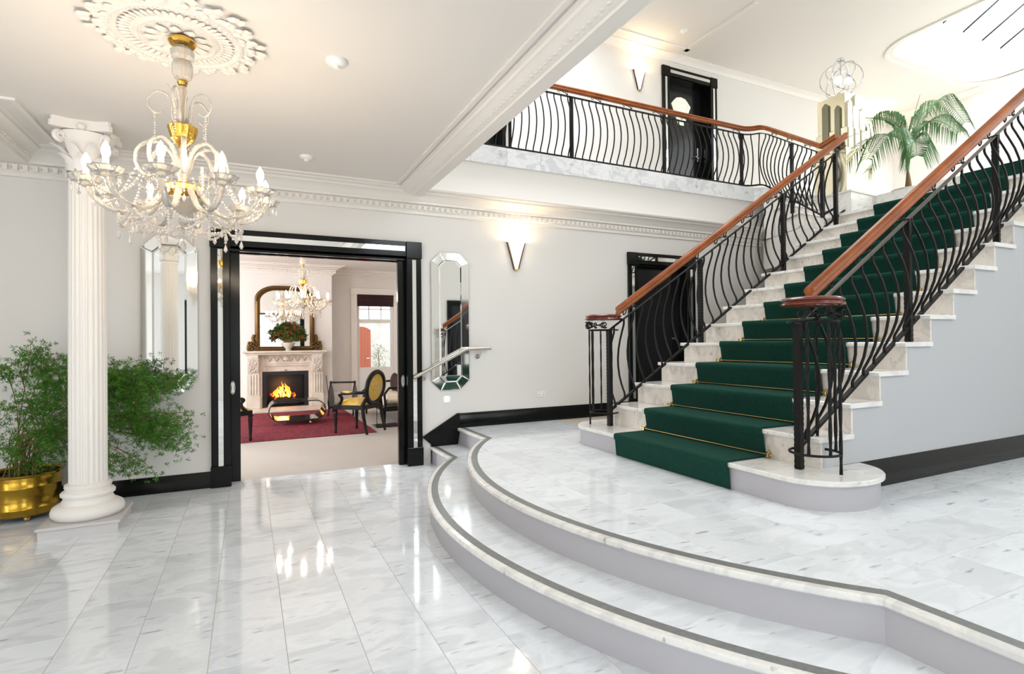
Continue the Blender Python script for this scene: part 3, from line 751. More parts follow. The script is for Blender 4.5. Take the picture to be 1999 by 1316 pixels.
def stair_rail(name, label, y, cage_c, outdir, xend, posts, xs_bal, newel_y):
    root = thing(name, label, 'railing', (3.06, y, NZ(1)))
    P_ = lambda b, nm, m, sm=40: par(b.build(nm, m, None, sm), root)
    x0 = 3.17
    P_(B().sweep([(x0, y, RTOP(x0)), (xend, y, RTOP(xend))], hand), 'handrail', 'wood', 60)
    P_(B().sweep([(3.06, y, FLAT(3.06)), (xend, y, FLAT(xend))], flatp), 'top_bar', 'ironlight' if outdir < 0 else 'blackmat', 0)
    P_(B().sweep([(3.06, y, BOT(3.06)), (xend-0.04, y, BOT(xend-0.04))], botp), 'bottom_bar', 'blackmat', 0)
    for k, px in enumerate(posts):
        zb = NZ(1) if k == 0 else NZ(max(j for j in range(1, 14) if NX(j) <= px))
        P_(twisted_post((px, y, zb), FLAT(px)-0.004, 0.030), 'post', 'blackmat', 20)
    for xb in xs_bal:
        P_(baluster((xb, y, FLAT(xb)-0.008), (xb, y, BOT(xb)-0.006), (0, outdir, 0)), 'baluster', 'blackmat')
    k = 0; xx = 3.32
    while xx < xend-0.1:
        P_(scroll((xx, y, FLAT(xx)), (1, 0, 0.637), 1), 'scroll', 'blackmat'); xx += 0.40; k += 1
    # volute cap on a cage of straight rods round the newel
    cx, cyy = cage_c; zc = 1.598
    cap = B().lathe([(0, 0), (0.150, 0), (0.168, -0.006), (0.174, -0.014), (0.170, -0.022), (0.160, -0.026), (0.162, -0.032), (0.176, -0.036), (0.178, -0.046), (0.165, -0.054), (0.12, -0.058), (0, -0.058)], 40, (cx, cyy, zc))
    P_(cap, 'volute_cap', 'woodred', 50)
    for zr in (zc-0.148, 0.662):
        a0 = 1.2 if outdir < 0 else 0.6
        ring = [(cx+0.138*math.cos(a0+5.6*i/32), cyy+0.138*math.sin(a0+5.6*i/32), zr) for i in range(33)]
        P_(B().tube(ring, 0.008, 6), 'ring', 'blackmat')
    angs = [-2.75, -1.9, -1.15, -0.35, 0.5] if outdir < 0 else [2.75, 3.3, 1.9, 1.15, 0.35]
    for q, a in enumerate(angs):
        rx, ry = cx+0.138*math.cos(a), cyy+0.138*math.sin(a)
        long = (q == (2 if outdir < 0 else 0))
        P_(B().tube([(rx, ry, zc-0.150-i*(zc-0.150-(NZ(1) if long else 0.66))/14) for i in range(15)], 0.0085 if outdir > 0 else 0.0105, 4, twist=0.5), 'cage_rod', 'blackmat', 20)
    for q in range(4):
        a = angs[q]+0.35
        d = (-math.sin(a), math.cos(a), 0)
        P_(scroll((cx+0.138*math.cos(a), cyy+0.138*math.sin(a), zc-0.150), d, 1, 0.95), 'scroll', 'blackmat')
    return root
def spread(posts, xend, n):
    out = []
    e = list(posts)+([xend] if xend > posts[-1]+0.2 else [])
    for a, c in zip(e[:-1], e[1:]):
        m = max(1, round((c-a)/0.114)); out += [a+(c-a)*(i+0.5)/m for i in range(m)]
    return out
np_ = [3.06, 4.24, 5.485, 6.7]
stair_rail('stair_railing', 'iron stair railing with timber handrail on the near open side of the staircase', 2.27, (3.085, 2.185), -1.0, 7.3, np_, spread(np_, 7.3, 10), 2.27)
fp_ = [3.07, 4.225, 5.495, 6.44]
stair_rail('stair_railing', 'iron stair railing with timber handrail on the far side of the staircase', 4.24, (3.09, 4.36), 1.0, 6.64, fp_, spread(fp_, 6.6, 10), 4.24)

# balcony railing: along the corridor, then down the short turned flight to the far newel
bal = thing('balcony_railing', 'iron balcony railing with bowed bars and timber handrail along the upper corridor', 'railing', (4.0, 5.93, UZ))
P_ = lambda b, nm, m, sm=40: par(b.build(nm, m, None, sm), bal)
YB = 5.93
plan = [(1.72, YB), (6.72, YB)]
curve = [(6.72, YB, UZ), (6.84, YB-0.01, UZ), (6.94, YB-0.06, UZ), (7.01, YB-0.14, UZ), (7.02, YB-0.22, UZ-0.03), (6.99, YB-0.31, UZ-0.08)]
tail = (6.50, 4.46, NZ(13))
desc = [(6.99, YB-0.31, UZ-0.08), (6.50, 4.46, NZ(13)-0.02), (6.50, 4.28, NZ(13)-0.0)]
def railz(pts, h): return [(x, y, z+h) for x, y, z in pts]
full = [(1.72, YB, UZ)]+smoothpath(curve, 3)+[(6.50, 4.46, NZ(13)-0.02), (6.50, 4.26, NZ(13)+0.04)]
P_(B().sweep(railz(full, 0.955), [(u*0.92, v*0.78) for u, v in hand]), 'handrail', 'wood', 60)
P_(B().sweep(railz(full, 0.838), flatp), 'top_bar', 'blackmat', 0)
P_(B().sweep(railz(full, 0.06), botp), 'bottom_bar', 'blackmat', 0)
bposts = [(2.32, YB, UZ), (3.764-0.02, YB, UZ), (5.27, YB, UZ), (6.78, YB, UZ), (6.70, 5.02, NZ(14)), (6.50, 4.45, NZ(13))]
for p in bposts[:4]: P_(twisted_post(p, UZ+0.833, 0.028), 'post', 'blackmat', 20)
P_(twisted_post(bposts[4], NZ(14)+0.96, 0.028), 'post', 'blackmat', 20)
P_(twisted_post(bposts[5], NZ(13)+0.84, 0.030), 'post', 'blackmat', 20)
bx = [(1.80+0.108*i) for i in range(5)]
e = [2.32, 3.744, 5.27, 6.78]
for a, c in zip(e[:-1], e[1:]):
    m = 14; bx += [a+(c-a)*(i+0.5)/m for i in range(m)]
for xb in bx: P_(baluster((xb, YB, UZ+0.833), (xb, YB, UZ+0.045), (0, -1, 0), 0.0068), 'baluster', 'blackmat')
def along(pts, step, start):
    pts = [Vector(p) for p in pts]; out = []; acc = -start
    for a, c in zip(pts[:-1], pts[1:]):
        l = (c-a).length; d = step-acc if acc > 0 else -acc
        t = -acc if acc < 0 else (step-acc)
        while t < l:
            out.append((a+(c-a)*(t/l), (c-a).normalized())); t += step
        acc = step-(t-l) if t > l else 0
    return out
for p, d in along(full[1:-1], 0.118, 0.10):
    if p.x < 6.80 and p.y > 5.9: continue
    o = Vector((d.y, -d.x, 0)).normalized()
    if o.x > 0: o = -o
    P_(baluster((p.x, p.y, p.z+0.833), (p.x, p.y, p.z+0.045), o, 0.0068), 'baluster', 'blackmat')
x = 2.6
while x < 6.8:
    P_(scroll((x, YB, UZ+0.838), (1, 0, 0), 1, 0.75), 'scroll', 'blackmat'); x += 0.51
for p in ((6.93, 5.47, 0), (6.78, 5.10, 0), (6.61, 4.72, 0)):
    t = (p[1]-4.46)/(5.62-4.46); z = NZ(13)-0.02+(UZ-0.08-NZ(13)+0.02)*t
    P_(scroll((6.50+0.49*t, p[1], z+0.838), (0.49, 1.16, 0.66), 1, 0.75), 'scroll', 'blackmat')

# ------------------------------------------------------------------ doors
def cased_door(name, x0, x1, ytop, yface, z0, cw=0.155, depth=0.035, headbase=True):
    """black casing with mirror strips let into it; x0..x1 outer edges, ytop outer top"""
    r = sempty(name, ((x0+x1)/2, yface, z0)); loc = Vector(r.location)
    def pt(b, nm, m, sm=0): o = b.build(nm, m, r, sm); o.matrix_parent_inverse = Matrix.Translation(-loc); return o
    f = yface-depth
    for a, c in ((x0, x0+cw), (x1-cw, x1)):
        pt(B().bevbox((a, f, z0+0.20), (c, yface+0.001, ytop-cw-0.02), 0.004), 'casing', 'black')
        pt(B().bevbox((a-0.006, f-0.012, z0), (c+0.006, yface+0.001, z0+0.20), 0.004), 'plinth_block', 'black')
        pt(B().bevbox((a-0.006, f-0.012, ytop-cw-0.02), (c+0.006, yface+0.001, ytop), 0.004), 'corner_block', 'black')
        mx = (a+c)/2
        pt(B().box((mx-0.021, f-0.003, z0+0.20), (mx+0.021, f+0.004, ytop-cw-0.035)), 'mirror_strip', 'mirror')
    pt(B().bevbox((x0+cw+0.006, f, ytop-cw), (x1-cw-0.006, yface+0.001, ytop), 0.004), 'head_casing', 'black')
    pt(B().box((x0+cw+0.02, f-0.003, ytop-cw*0.5-0.026), (x1-cw-0.02, f+0.004, ytop-cw*0.5+0.026)), 'mirror_strip', 'mirror')
    return r, pt
# sliding double door into the lounge
r, pt = cased_door('door_1', -0.315, 1.725, 2.45, WY, 0, 0.162, 0.05)
pt(B().box((-0.18, WY-0.0, 0), (-0.158, WY+0.07, 2.29)).box((-0.18, WY+0.15, 0), (-0.158, WY+0.22, 2.29)), 'jamb', 'black')
pt(B().box((1.585, WY, 0), (1.61, WY+0.04, 2.29)).box((1.585, WY+0.09, 0), (1.61, WY+0.13, 2.29)).box((1.585, WY+0.18, 0), (1.61, WY+0.22, 2.29)), 'jamb', 'black')
pt(B().box((-0.16, WY, 2.25), (1.6, WY+0.05, 2.30)).box((-0.16, WY+0.10, 2.26), (1.6, WY+0.13, 2.30)).box((-0.16, WY+0.17, 2.25), (1.6, WY+0.22, 2.30)), 'head_track', 'black')
def pull(x, y, s):
    b = B(); pts = [(x+0.018*math.cos(a)*(1), y, 0.925+0.062*math.sin(a)) for a in [2*PI*i/20 for i in range(21)]]
    b.tube(pts, 0.004, 5); return b
def leaf(x0, x1, y):
    l = pt(B().bevbox((x0, y, 0.008), (x1, y+0.045, 2.27), 0.003), 'door_leaf', 'black')
    hx = x1-0.065 if x1 < 1 else x0+0.05
    h = pull(hx, y-0.002, 1).build('pull_handle', 'chrome', l); 
    pr = B().box((hx-0.011, y-0.0015, 0.875), (hx+0.011, y+0.001, 0.975)).build('pull_recess', 'steel', l)
    return l
leaf(-0.20, -0.070, WY+0.085)
leaf(1.485, 1.62, WY+0.045); leaf(1.505, 1.62, WY+0.133)
# hall door on the platform
r, pt = cased_door('door_2', 4.575, 5.755, 2.53, WY, PZ, 0.15, 0.03)
pt(B().box((4.715, WY, PZ), (4.74, WY+0.22, 2.38)).box((5.60, WY, PZ), (5.625, WY+0.22, 2.38)).box((4.715, WY, 2.355), (5.62, WY+0.22, 2.38)), 'jamb', 'black')
l = pt(B().bevbox((4.74, WY+0.14, PZ+0.01), (5.60, WY+0.185, 2.355), 0.003), 'door_leaf', 'greydoor')
def lever(x, y, z, d=-1, leafo=None):
    b = B().lathe([(0, 0), (0.026, 0), (0.026, 0.008), (0.012, 0.012), (0, 0.012)], 16)
    vs = [(x+a, y-c, z+e) for a, e, c in b.v]; b.v = vs
    b.tube([(x, y-0.01, z), (x, y-0.05, z), (x+d*0.02, y-0.055, z), (x+d*0.12, y-0.055, z)], 0.009, 8)
    return b
lever(5.53, WY+0.14, 1.37).build('lever_handle', 'chrome', l)
# upper corridor doors
for q, (x0, x1, nm) in enumerate(((2.255, 3.545, 'door_3'), (6.445, 7.715, 'door_4'))):
    r, pt = cased_door(nm, x0, x1, 6.09, 7.3, UZ, 0.155, 0.03)
    a, c = x0+0.15, x1-0.15
    pt(B().box((a, 7.3, UZ), (a+0.025, 7.6, 5.95)).box((c-0.025, 7.3, UZ), (c, 7.6, 5.95)).box((a, 7.3, 5.925), (c, 7.6, 5.95)), 'jamb', 'black')
    l = pt(B().bevbox((a+0.025, 7.50, UZ+0.01), (c-0.025, 7.55, 5.925), 0.003), 'door_leaf', 'greydoor')
    mx = (a+c)/2-0.02
    def fan(u0, u1, h0, h1):
        return B()
    for pol in ([(-0.052, 0.0), (0.052, 0.0), (0.165, 0.43), (0.10, 0.485), (0.0, 0.505), (-0.10, 0.485), (-0.165, 0.43)], [(-0.066, 0.0), (-0.058, 0.0), (-0.172, 0.42), (-0.225, 0.36)], [(0.066, 0.0), (0.058, 0.0), (0.172, 0.42), (0.225, 0.36)]):
        B().prism([(mx+u, 5.22+v) for u, v in pol], 7.49, 7.502, 'xz').build('fan_light', 'fan', l, 0)
    lever(c-0.10, 7.50, 4.68).build('lever_handle', 'chrome', l)
    B().bevbox((c-0.125, 7.488, 4.61), (c-0.075, 7.502, 4.86), 0.003).build('lock_plate', 'chrome', l)
for a, c in ((2.26, 3.44), (6.55, 7.61)):
    struct(B().box((a, 7.62, UZ), (c, 7.66, 6.0)).build('wall_recess', 'black', smooth=0))

r = sempty('door_6', (5.75, -3.2, PZ))
def pt6(b, nm, m): o = b.build(nm, m, r, 0); o.matrix_parent_inverse = Matrix.Translation(-Vector(r.location)); return o
for a, c in ((5.15, 5.30), (6.25, 6.40)): pt6(B().bevbox((a, -3.201, PZ), (c, -3.165, 2.55), 0.004), 'casing', 'black')
pt6(B().bevbox((5.30, -3.201, 2.40), (6.25, -3.165, 2.55), 0.004), 'head_casing', 'black')
pt6(B().bevbox((5.30, -3.201, PZ+0.01), (6.25, -3.18, 2.40), 0.004), 'door_leaf', 'greydoor')

# ------------------------------------------------------------------ bevelled wall mirrors
def wall_mirror(cx, cz, w, h, ch, label):
    t = thing('wall_mirror', label, 'mirror', (cx, WY, cz-h/2), 0, 'tall eight-sided wall mirrors')
    def octo(w, h, c): return [(-w/2+c, -h/2), (w/2-c, -h/2), (w/2, -h/2+c), (w/2, h/2-c), (w/2-c, h/2), (-w/2+c, h/2), (-w/2, h/2-c), (-w/2, -h/2+c)]
    b = 0.088; o = octo(w, h, ch); i1 = octo(w-2*b, h-2*b, ch*0.62)
    z0 = h/2
    B().prism([(u, v+z0) for u, v in octo(w-0.004, h-0.004, ch)], -0.018, 0.0, 'xz').build('backing', 'silver', t, 0)
    bev = 0.016; ic = octo(w-2*b-2*bev, h-2*b-2*bev, ch*0.62*0.9)
    vs = [(u, -0.026, v+z0) for u, v in i1]+[(u, -0.032, v+z0) for u, v in ic]
    B().add(vs, [(8, 9, 10, 11, 12, 13, 14, 15)]+[(k, (k+1) % 8, 8+(k+1) % 8, 8+k) for k in range(8)]).build('centre_pane', 'mirror', t, 0)
    for k in range(8):
        j = (k+1) % 8
        q = [Vector((o[k][0], o[k][1])), Vector((o[j][0], o[j][1])), Vector((i1[j][0], i1[j][1])), Vector((i1[k][0], i1[k][1]))]
        c = sum(q, Vector((0, 0)))/4; s = [p+(c-p).normalized()*0.010 for p in q]
        vs = [(p.x, -0.019, p.y+z0) for p in q]+[(p.x, -0.027, p.y+z0) for p in s]
        # strips lean slightly outwards, so they catch another part of the room
        for idx in (4, 5): vs[idx] = (vs[idx][0], -0.0255, vs[idx][2])
        B().add(vs, [(4, 5, 6, 7), (0, 1, 5, 4), (1, 2, 6, 5), (2, 3, 7, 6), (3, 0, 4, 7), (3, 2, 1, 0)]).build('border_pane', 'mirror_edge', t, 0)
    return t
wall_mirror(-0.645, 1.632, 0.445, 1.44, 0.115, 'tall eight-sided mirror behind the fern, left of the double door')
wall_mirror(2.067, 1.583, 0.445, 1.555, 0.105, 'tall eight-sided mirror crossed by the wall handrail, right of the double door')

# steel wall handrail beside the steps
t = thing('wall_handrail', 'short brushed steel wall handrail crossing the right mirror beside the steps', 'handrail', (2.1, WY-0.09, 1.1))
def hp(b, nm, m, par_=None): o = b.build(nm, m, par_ or t); o.matrix_parent_inverse = Matrix.Translation(-Vector(t.location)); return o
yr = WY-0.095
hp(B().tube(smoothpath([(1.615, yr, 0.965), (1.90, yr, 1.105), (2.12, yr, 1.213), (2.195, yr, 1.25), (2.26, yr, 1.268), (2.53, yr, 1.272)], 5), 0.021, 12), 'rail', 'steel')
for x, z in ((1.752, 1.02), (2.40, 1.255)):
    b = B().tube([(x, yr, z-0.015), (x, yr+0.005, z-0.06), (x, yr+0.04, z-0.075), (x, WY-0.012, z-0.075)], 0.006, 6)
    b.tube([(x, WY-0.014, z-0.075), (x, WY, z-0.075)], 0.026, 14); hp(b, 'bracket', 'steel')

# sconces ---------------------------------------------------------
def sconce(x, y, z, label, power=4.5):
    t = thing('wall_sconce', label, 'wall lamp', (x, y, z), 0, 'lit fan shaped wall sconces')
    n = 8; vs = []; prof = [(0.020, -0.15, 0.03), (0.045, -0.05, 0.055), (0.075, 0.06, 0.085), (0.105, 0.15, 0.11)]
    for hw, zz, d in prof:
        for k in range(n+1):
            a = PI*k/n; vs.append((-hw*math.cos(a), -d*math.sin(a), zz))
    fs = [(j*(n+1)+k, j*(n+1)+k+1, (j+1)*(n+1)+k+1, (j+1)*(n+1)+k) for j in range(len(prof)-1) for k in range(n)]
    B().add(vs, fs).build('glass_shade', 'sconce', t, 60, recalc=False)
    for s in (-1, 1):
        B().prism([(s*0.016, -0.16), (s*0.034, -0.16), (s*0.124, 0.165), (s*0.104, 0.165)], -0.026, -0.002, 'xz').build('side_strip', 'darkwood', t, 0)
    B().bevbox((-0.026, -0.035, -0.175), (0.026, -0.001, -0.148), 0.004).build('base_cap', 'brass', t)
    l = bpy.data.lights.new('sconce_bulb', 'POINT'); l.energy = power; l.color = (1.0, 0.76, 0.46); l.shadow_soft_size = 0.03
    lo = bpy.data.objects.new('sconce_bulb', l); COL.objects.link(lo); lo.parent = t; lo.location = (0, -0.06, 0.13)
    return t
sconce(2.91, WY, 2.375, 'lit fan shaped sconce on the hall wall, below the cornice right of the mirror')
sconce(5.95, 7.3, 5.72, 'lit fan shaped sconce on the upper corridor wall left of the black door')
sconce(12.2, 7.3, 5.85, 'lit fan shaped sconce on the far upper wall behind the palm')

# small wall and ceiling fittings
t = thing('step_light', 'small lit square step light low on the wall under the right mirror', 'light', (2.022, WY, 0.705))
B().bevbox((-0.043, -0.006, -0.043), (0.043, 0, 0.043), 0.002).build('plate', 'white', t)
B().bevbox((-0.026, -0.009, -0.026), (0.026, -0.004, 0.026), 0.002).build('lens', 'ledglass', t)
t = thing('power_socket', 'white double power socket low on the wall above the black baseboard', 'socket', (3.237, WY, 0.702))
B().bevbox((-0.058, -0.010, -0.036), (0.058, 0, 0.036), 0.003).build('plate', 'white', t)
for s in (-1, 1):
    B().bevbox((s*0.03-0.008, -0.014, 0.008), (s*0.03+0.008, -0.009, 0.024), 0.002).build('rocker', 'white', t)
    B().box((s*0.03-0.011, -0.0105, -0.016), (s*0.03-0.007, -0.0095, -0.004)).box((s*0.03+0.007, -0.0105, -0.016), (s*0.03+0.011, -0.0095, -0.004)).build('pin_slot', 'blackmat', t, 0)
def detector(p, label, r=0.052, z=CZ):
    t = thing('smoke_detector', label, 'smoke detector', (p[0], p[1], z))
    B().lathe([(0, 0), (r, 0), (r, -0.012), (r*0.85, -0.024), (r*0.4, -0.032), (0, -0.033)], 24).build('body', 'white', t)
    B().lathe([(0, -0.03), (r*0.33, -0.031), (r*0.28, -0.046), (0, -0.047)], 16).build('sensor_cap', 'white', t)
    B().box((r*0.3, -r*0.5, -0.0262), (r*0.5, -r*0.42, -0.022)).build('indicator', 'blackmat', t, 0)
detector((0.475, 3.30), 'round white smoke detector on the hall ceiling, nearer the camera', 0.060)
detector((0.472, 5.10), 'round white smoke detector on the hall ceiling, near the back wall cornice', 0.055)
detector((6.314, 6.616), 'small white smoke detector on the upper ceiling above the corridor', 0.06, RZ)

# ------------------------------------------------------------------ fluted column
colm = thing('column', 'tall white fluted column with leafy capital in front of the fern', 'column', (-1.083, 5.08, 0))
B().box((-0.235, -0.245, 0), (0.225, 0.245, 0.062)).build('plinth', 'plinth', colm, 0)
B().bevbox((-0.25, -0.26, 0.062), (0.24, 0.26, 0.085), 0.006).build('plinth_cap', 'plinth', colm, 0)
B().lathe([(0, 0.085), (0.200, 0.085), (0.222, 0.11), (0.226, 0.135), (0.215, 0.165), (0.185, 0.185), (0.165, 0.19), (0.160, 0.205), (0.150, 0.222), (0.153, 0.235), (0.166, 0.245), (0.168, 0.262), (0.158, 0.275), (0.140, 0.28), (0.140, 0.295), (0.146, 0.305), (0.142, 0.325), (0.120, 0.335), (0, 0.335)], 48).build('base', 'column', colm, 50)
fl_n = 22*8
def flute(i):
    k = i % 8; return [1.0, 1.0, 0.965, 0.945, 0.938, 0.945, 0.965, 1.0][k]
B().lathe([(0.118, 0.33), (0.118, 1.2), (0.116, 1.9), (0.112, 2.60)], fl_n, flute=flute).build('shaft', 'column', colm, 25)
cap = B().lathe([(0, 2.59), (0.126, 2.59), (0.132, 2.60), (0.132, 2.615), (0.118, 2.625), (0.112, 2.64), (0.118, 2.75), (0.142, 2.85), (0.178, 2.915), (0, 2.92)], 32).build('capital', 'column', colm, 50)
ab = [(x*0.80, y*0.80) for x, y in [(-0.215, -0.235), (-0.10, -0.19), (0.10, -0.19), (0.215, -0.235), (0.235, -0.215), (0.19, -0.10), (0.19, 0.10), (0.235, 0.215), (0.215, 0.235), (0.10, 0.19), (-0.10, 0.19), (-0.215, 0.235), (-0.235, 0.215), (-0.19, 0.10), (-0.19, -0.10), (-0.235, -0.215)]]
B().prism(ab, 2.925, 2.965).prism([(x*0.95, y*0.95) for x, y in ab], 2.965, 2.999).build('abacus', 'column', colm, 0)
def acanthus(h, w, curl):
    b = B(); n = 6; vs = []; fs = []
    for i in range(n+1):
        t = i/n; out = 0.008+curl*max(0, t-0.45)**1.6*3.2; zz = h*t-max(0, t-0.8)*h*0.55
        ww = w*(0.55+0.9*math.sin(PI*min(1, t*0.95+0.12)))*0.55*(1+0.16*(i % 2))
        vs += [(out-0.008, -ww, zz), (out+0.012, 0, zz+0.004), (out-0.008, ww, zz)]
    for i in range(n):
        a = i*3; fs += [(a, a+1, a+4, a+3), (a+1, a+2, a+5, a+4)]
    return b.add(vs, fs)
lm1 = acanthus(0.125, 0.062, 0.055).mesh('acanthus_leaf', 'column', 60); lm2 = acanthus(0.20, 0.062, 0.075).mesh('acanthus_leaf', 'column', 60)
for q in range(8):
    a = 2*PI*q/8
    o = link('acanthus_leaf', lm1, cap, (0.114*math.cos(a), 0.114*math.sin(a), 2.628), a)
    a += PI/8
    o = link('acanthus_leaf', lm2, cap, (0.112*math.cos(a), 0.112*math.sin(a), 2.64), a)
sp = []
for k in range(26):
    a = k*0.5; r = 0.042*(1-k/30); sp.append((0.200+r*math.cos(a+PI)-0.01, 0, 2.872+r*math.sin(a+PI)+0.0))
vol = B().tube([(0.11, 0, 2.76), (0.135, 0, 2.83), (0.165, 0, 2.875)]+sp, 0.017, 6).mesh('volute', 'column', 60)
for q in range(4): link('volute', vol, cap, (0, 0, 0), PI/4+q*PI/2)
for q in range(4):
    a = q*PI/2; B().ball((0.155*math.cos(a), 0.155*math.sin(a), 2.945), 0.035, 2, (0.9, 0.9, 0.8)).build('fleuron', 'column', cap)

col2 = copytree(colm); col2.location = (-1.083, 1.9, 0); col2['label'] = 'second white fluted column, seen only in the mirror behind the fern'

# ------------------------------------------------------------------ fern in its brass pot
PX, PY = -1.605, 5.60
pot = thing('brass_pot', 'round hammered brass planter holding the fern at the foot of the column', 'planter', (PX, PY, 0))
B().lathe([(0, 0.035), (0.20, 0.035), (0.225, 0.05), (0.232, 0.09), (0.236, 0.095), (0.236, 0.105), (0.232, 0.11), (0.234, 0.25), (0.239, 0.256), (0.239, 0.268), (0.234, 0.275), (0.236, 0.34), (0.250, 0.352), (0.252, 0.362), (0.243, 0.365), (0.228, 0.35), (0.226, 0.30), (0, 0.30)], 40).build('bowl', 'brasspot', pot, 40)
for q in range(3):
    a = 0.9+q*2*PI/3; B().ball((0.17*math.cos(a), 0.17*math.sin(a), 0.020), 0.026, 1, (1, 1, 0.8)).build('foot', 'brass', pot)
B().lathe([(0, 0.302), (0.226, 0.302), (0.20, 0.32), (0, 0.33)], 24).build('soil', 'soil', pot)
fern = thing('asparagus_fern', 'large feathery green asparagus fern spilling right behind the white column', 'plant', (PX, PY, 0.31))
rf = random.Random(3)
base = Vector((PX, PY, 0.32))
# clumps: pixel centre, half sizes in pixels, count
clumps = [(60, 672, 40, 22, 26), (100, 690, 36, 30, 60), (15, 730, 34, 24, 40), (40, 715, 30, 20, 26), (100, 740, 40, 40, 90), (60, 790, 50, 40, 80), (108, 790, 28, 60, 110), (60, 850, 60, 36, 70),
          (110, 850, 24, 40, 90), (90, 890, 40, 26, 60), (20, 890, 26, 30, 30), (225, 715, 22, 26, 45), (265, 725, 44, 26, 110), (245, 765, 44, 40, 190), (300, 770, 40, 44, 220), (335, 750, 30, 30, 55),
          (350, 745, 22, 24, 26), (270, 815, 60, 26, 130), (325, 825, 40, 28, 130), (300, 855, 46, 26, 90), (350, 860, 22, 36, 40), (225, 830, 30, 46, 80), (240, 890, 26, 34, 44), (285, 905, 22, 26, 30), (330, 870, 26, 20, 40), (365, 825, 16, 12, 12),
          (160, 760, 60, 40, 60), (170, 820, 50, 40, 50), (268, 925, 14, 10, 8), (225, 915, 14, 16, 12)]
stems = B(); fol = B()
def sprig(p, size):
    """a spray of short needles"""
    d0 = Vector((rf.uniform(-1, 1), rf.uniform(-1, 1), rf.uniform(-0.6, 0.6))).normalized()
    for k in range(13):
        d = (d0*0.25+Vector((rf.gauss(0, 1), rf.gauss(0, 1), rf.gauss(0, 0.8))).normalized()).normalized()
        L = size*rf.uniform(0.6, 1.15); w = d.orthogonal().normalized()*0.0022
        a = p+d*0.002; c = p+d*L; m_ = p+d*L*0.55
        fol.add([a, m_+w*1.15, c, m_-w*1.15], [(0, 1, 2, 3)])
for cx_, cy_, sx_, sy_, cnt in clumps:
    yy = 5.58 if cx_ < 135 else 5.52
    ctr = at(cx_, cy_, y=yy)
    mid = base.lerp(ctr, 0.5)+Vector((0, 0, 0.22 if ctr.z > 0.6 else 0.34))
    stpts = bez(base+Vector((rf.uniform(-0.12, 0.12), rf.uniform(-0.1, 0.1), 0)), base+Vector((rf.uniform(-0.2, 0.2), rf.uniform(-0.1, 0.1), 0.45)), mid, ctr, 12)
    stpts = [Vector((p.x, min(p.y, 5.83), max(p.z, 0.3 if p.x < -1.3 else 0.05))) for p in stpts]
    stems.tube(stpts, [0.0055-0.0003*i for i in range(13)], 5)
    k = sx_/245; kz = sy_/245
    subs = []
    for s in range(max(2, cnt//14)):
        c2 = ctr+Vector((rf.uniform(-1, 1)*k*0.9, rf.uniform(-0.16, 0.18), rf.uniform(-1, 1)*kz*0.9)); c2.y = min(c2.y, 5.83)
        stems.tube(bez(stpts[9], stpts[11]+Vector((0, 0, 0.03)), c2+Vector((0, 0, 0.05)), c2, 5), 0.0022, 4); subs.append((stpts[10], c2))
    for s in range(int(cnt*2.2)):
        a, c2 = rf.choice(subs); t = rf.uniform(0.35, 1.12)
        p = a.lerp(c2, t)+Vector((rf.gauss(0, k*0.36), rf.gauss(0, 0.06), rf.gauss(0, kz*0.38)))
        p.y = min(p.y, 5.85)
        if p.x > -1.36 and p.x < -0.80 and abs(p.y-5.08) < 0.3: p.y = 5.45
        sprig(p, 0.028)
o = fol.build('foliage', 'fern', fern, 0, recalc=False); o.matrix_parent_inverse = Matrix.Translation(-Vector(fern.location)); stuff(o)
o = stems.build('stems', 'stem', fern, 60, recalc=False); o.matrix_parent_inverse = Matrix.Translation(-Vector(fern.location)); stuff(o)

# ------------------------------------------------------------------ ceiling rose and chandeliers
rose = thing('ceiling_rose', 'large ornate white plaster ceiling rose above the hall chandelier', 'ceiling rose', (-0.325, 3.36, CZ))
B().lathe([(0, -0.030), (0.055, -0.034), (0.075, -0.046), (0.16, -0.030), (0.175, -0.040), (0.19, -0.040), (0.20, -0.028), (0.27, -0.026), (0.285, -0.036), (0.305, -0.036), (0.315, -0.022), (0.36, -0.018), (0.37, 0.0), (0, 0)], 64).build('medallion', 'plaster', rose, 40)
def petal(l, w, d):
    return B().add([(0, 0, 0), (l*0.3, -w/2, -d*0.5), (l*0.3, 0, -d), (l*0.3, w/2, -d*0.5), (l*0.72, -w*0.55, -d*0.6), (l*0.75, 0, -d*1.3), (l*0.72, w*0.55, -d*0.6), (l, 0, -d*0.5)],
        [(0, 1, 2), (0, 2, 3), (1, 4, 5, 2), (2, 5, 6, 3), (4, 7, 5), (5, 7, 6)])
pm = petal(0.075, 0.046, 0.020).mesh('leaf', 'plaster', 80); pm2 = petal(0.065, 0.026, 0.012).mesh('leaf', 'plaster', 80); pm3 = petal(0.09, 0.05, 0.016).mesh('leaf', 'plaster', 80)
for q in range(44):
    a = 2*PI*q/44; rr = 0.340+0.022*math.cos(8*a)+0.012*(q % 2)
    link('leaf', pm, rose, (rr*math.cos(a), rr*math.sin(a), -0.008), a+0.25*(-1)**q)
    a += PI/44; o = link('leaf', pm, rose, ((rr-0.045)*math.cos(a), (rr-0.045)*math.sin(a), -0.014), a-0.3*(-1)**q); o.scale = (0.8, 0.8, 0.9)
for q in range(48):
    a = 2*PI*q/48; link('leaf', pm2, rose, (0.205*math.cos(a), 0.205*math.sin(a), -0.027), a)
for q in range(12):
    a = 2*PI*q/12; link('leaf', pm3, rose, (0.07*math.cos(a), 0.07*math.sin(a), -0.036), a)
b = B()
for q in range(84):
    a = 2*PI*q/84; b.octa((0.182*math.cos(a), 0.182*math.sin(a), -0.042), 0.006, 1); b.octa((0.296*math.cos(a+0.03), 0.296*math.sin(a+0.03), -0.039), 0.006, 1)
stuff(b.build('pearl_ring', 'plaster', rose, 0))

